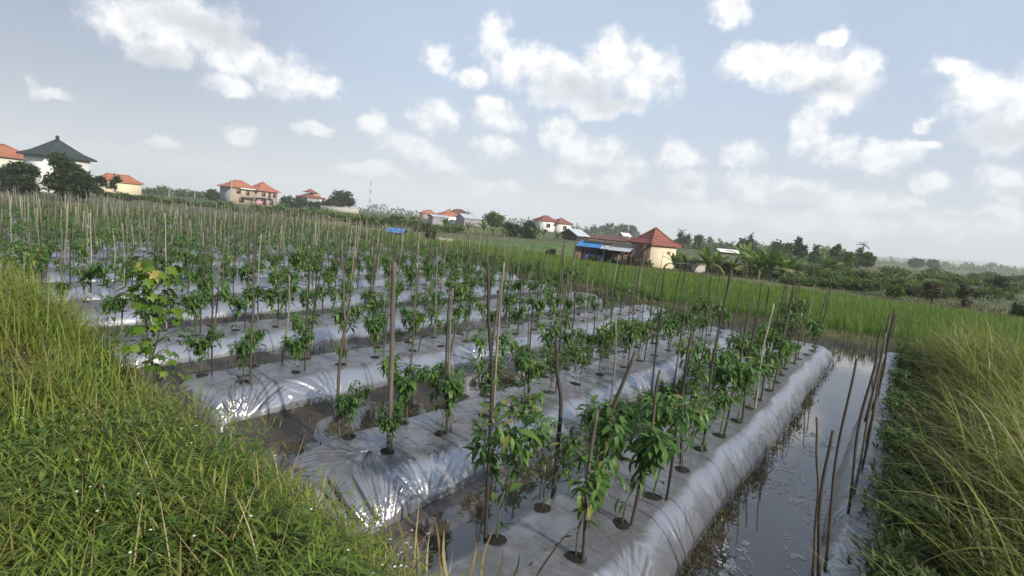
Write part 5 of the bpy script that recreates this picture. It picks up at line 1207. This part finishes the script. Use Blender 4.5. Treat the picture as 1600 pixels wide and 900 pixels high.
def field(blobs, p):
    acc = None
    for u, v, a, b in blobs:
        c0 = azel(u, v); ra = abs(azel(u + a, v)[0] - azel(u - a, v)[0]) / 2; re = abs(azel(u, v - b)[1] - azel(u, v + b)[1]) / 2
        s_ = VM("SUBTRACT", p, (c0[0], c0[1], 0)); m_ = VM("MULTIPLY", s_.outputs[0], (1 / ra, 1 / re, 0)); l_ = nt.nodes.new("ShaderNodeVectorMath"); l_.operation = "LENGTH"; nt.links.new(m_.outputs[0], l_.inputs[0])
        f = MA("SUBTRACT", 1.25, l_.outputs["Value"])
        acc = f if acc is None else MA("SMOOTH_MAX", acc, f, .25)
    return acc
fb = wnoise(23, 9, .60, cv.outputs[0])
fld = field(CLOUDS, pw)
# clouds outside the picture, so that the light and the reflections are those of the same sky
mp = nt.nodes.new("ShaderNodeVectorMath"); mp.operation = "MULTIPLY"; nt.links.new(tc.outputs["Generated"], mp.inputs[0]); mp.inputs[1].default_value = (1, 1, 2.2)
gen = wnoise(2.3, 6, .55, mp.outputs[0]); azc = azel(800, 300)[0]
da = MA("ABSOLUTE", MA("SUBTRACT", az, azc)); off = MA("MAXIMUM", MA("MULTIPLY", MA("SUBTRACT", da, .98), 4.0, None, True), MA("MULTIPLY", MA("SUBTRACT", el, .66), 5.0, None, True))
gfl = MA("SUBTRACT", MA("MULTIPLY", MA("SUBTRACT", gen, .53), 6.0), MA("MULTIPLY", MA("SUBTRACT", 1.0, off), 8.0))
fld = MA("MAXIMUM", fld, gfl)
e_ = MA("ADD", fld, MA("MULTIPLY", MA("SUBTRACT", fb, .5), 1.7))
dens = nt.nodes.new("ShaderNodeMapRange"); dens.interpolation_type = "SMOOTHSTEP"; dens.inputs[1].default_value = .0; dens.inputs[2].default_value = .84; nt.links.new(e_, dens.inputs[0])
gry = field(GREYS, pw); gd = nt.nodes.new("ShaderNodeMapRange"); gd.interpolation_type = "SMOOTHSTEP"; gd.inputs[1].default_value = 0; gd.inputs[2].default_value = 1.0; nt.links.new(MA("ADD", gry, MA("MULTIPLY", MA("SUBTRACT", fb, .5), 1.4)), gd.inputs[0])
fine = wnoise(40, 6, .6, cv.outputs[0])
cr = nt.nodes.new("ShaderNodeValToRGB"); cr.color_ramp.elements[0].position = .2; cr.color_ramp.elements[0].color = (6.3, 6.45, 6.8, 1); cr.color_ramp.elements[1].position = .75; cr.color_ramp.elements[1].color = (9.3, 9.25, 9.2, 1); pof = VM("ADD", cv.outputs[0], (.016, .014, 0)).outputs[0]; fb2 = wnoise(23, 9, .60, pof)
lit = MA("ADD", .62, MA("MULTIPLY", MA("SUBTRACT", fb, fb2), 1.8), None, True); nt.links.new(lit, cr.inputs[0])
def MX(f, a, b):
    m = nt.nodes.new("ShaderNodeMix"); m.data_type = "RGBA"
    for s, v in ((0, f), (6, a), (7, b)):
        if isinstance(v, bpy.types.NodeSocket): nt.links.new(v, m.inputs[s])
        elif s == 0: m.inputs[0].default_value = v
        else: m.inputs[s].default_value = (*v, 1)
    return m.outputs[2]
ccol = MX(MA("MULTIPLY", gd.outputs[0], .65), cr.outputs[0], (3.9, 4.1, 4.6))
# thin high veil that pales the blue
veil = wnoise(3.0, 5, .6, cv.outputs[0]); lf_ = nt.nodes.new('ShaderNodeMapRange'); lf_.interpolation_type = 'SMOOTHSTEP'; lf_.inputs[1].default_value = azel(60, 150)[0]; lf_.inputs[2].default_value = azel(700, 150)[0]; lf_.inputs[3].default_value = .0; lf_.inputs[4].default_value = .5; nt.links.new(az, lf_.inputs[0])
vf = MA("ADD", .82, MA("MULTIPLY", MA("SUBTRACT", veil, .5), .5), None, True)
vcol = nt.nodes.new('ShaderNodeMix'); vcol.data_type = 'RGBA'; vcol.inputs[6].default_value = (2.1, 2.55, 3.7, 1); vcol.inputs[7].default_value = (3.8, 4.75, 6.3, 1)
nt.links.new(MA("MULTIPLY", lf_.outputs[0], 2.0, None, True), vcol.inputs[0])
skyc = MX(vf, sky.outputs[0], vcol.outputs[2])
lowf = nt.nodes.new("ShaderNodeMapRange"); lowf.interpolation_type = "SMOOTHSTEP"; lowf.inputs[1].default_value = .26; lowf.inputs[2].default_value = -.02; lowf.inputs[3].default_value = 0; lowf.inputs[4].default_value = .75; nt.links.new(el, lowf.inputs[0])
lcol = nt.nodes.new('ShaderNodeMix'); lcol.data_type = 'RGBA'; lcol.inputs[6].default_value = (3.1, 3.6, 4.4, 1); lcol.inputs[7].default_value = (4.5, 4.85, 5.4, 1)
nt.links.new(MA("MULTIPLY", lf_.outputs[0], 2.0, None, True), lcol.inputs[0])
skyc = MX(lowf.outputs[0], skyc, lcol.outputs[2])
cf = MA("MULTIPLY", dens.outputs[0], MA("SUBTRACT", .92, MA("MULTIPLY", lowf.outputs[0], .45)))
nt.links.new(MX(cf, skyc, ccol), bg.inputs[0])

# ------------------------------------------------------------------ sun and render
sl = bpy.data.lights.new("sun", "SUN"); sl.energy = 4.6; sl.angle = radians(0.6); sl.color = (1.0, 0.91, 0.77); so = bpy.data.objects.new("sun", sl); COL.objects.link(so)
sd = Vector((sin(SUN_AZ) * cos(SUN_EL), cos(SUN_AZ) * cos(SUN_EL), sin(SUN_EL))); so.rotation_euler = sd.to_track_quat("Z", "Y").to_euler(); so.location = sd * 60
sc.view_settings.view_transform = "Standard"; sc.view_settings.look = "None"; sc.view_settings.exposure = 0.42; sc.view_settings.gamma = 1.0
c = sc.cycles; c.max_bounces = 6; c.diffuse_bounces = 3; c.glossy_bounces = 3; c.transmission_bounces = 3; c.volume_bounces = 2; c.transparent_max_bounces = 6
c.use_denoising = True; c.caustics_reflective = False; c.caustics_refractive = False; c.sample_clamp_indirect = 6
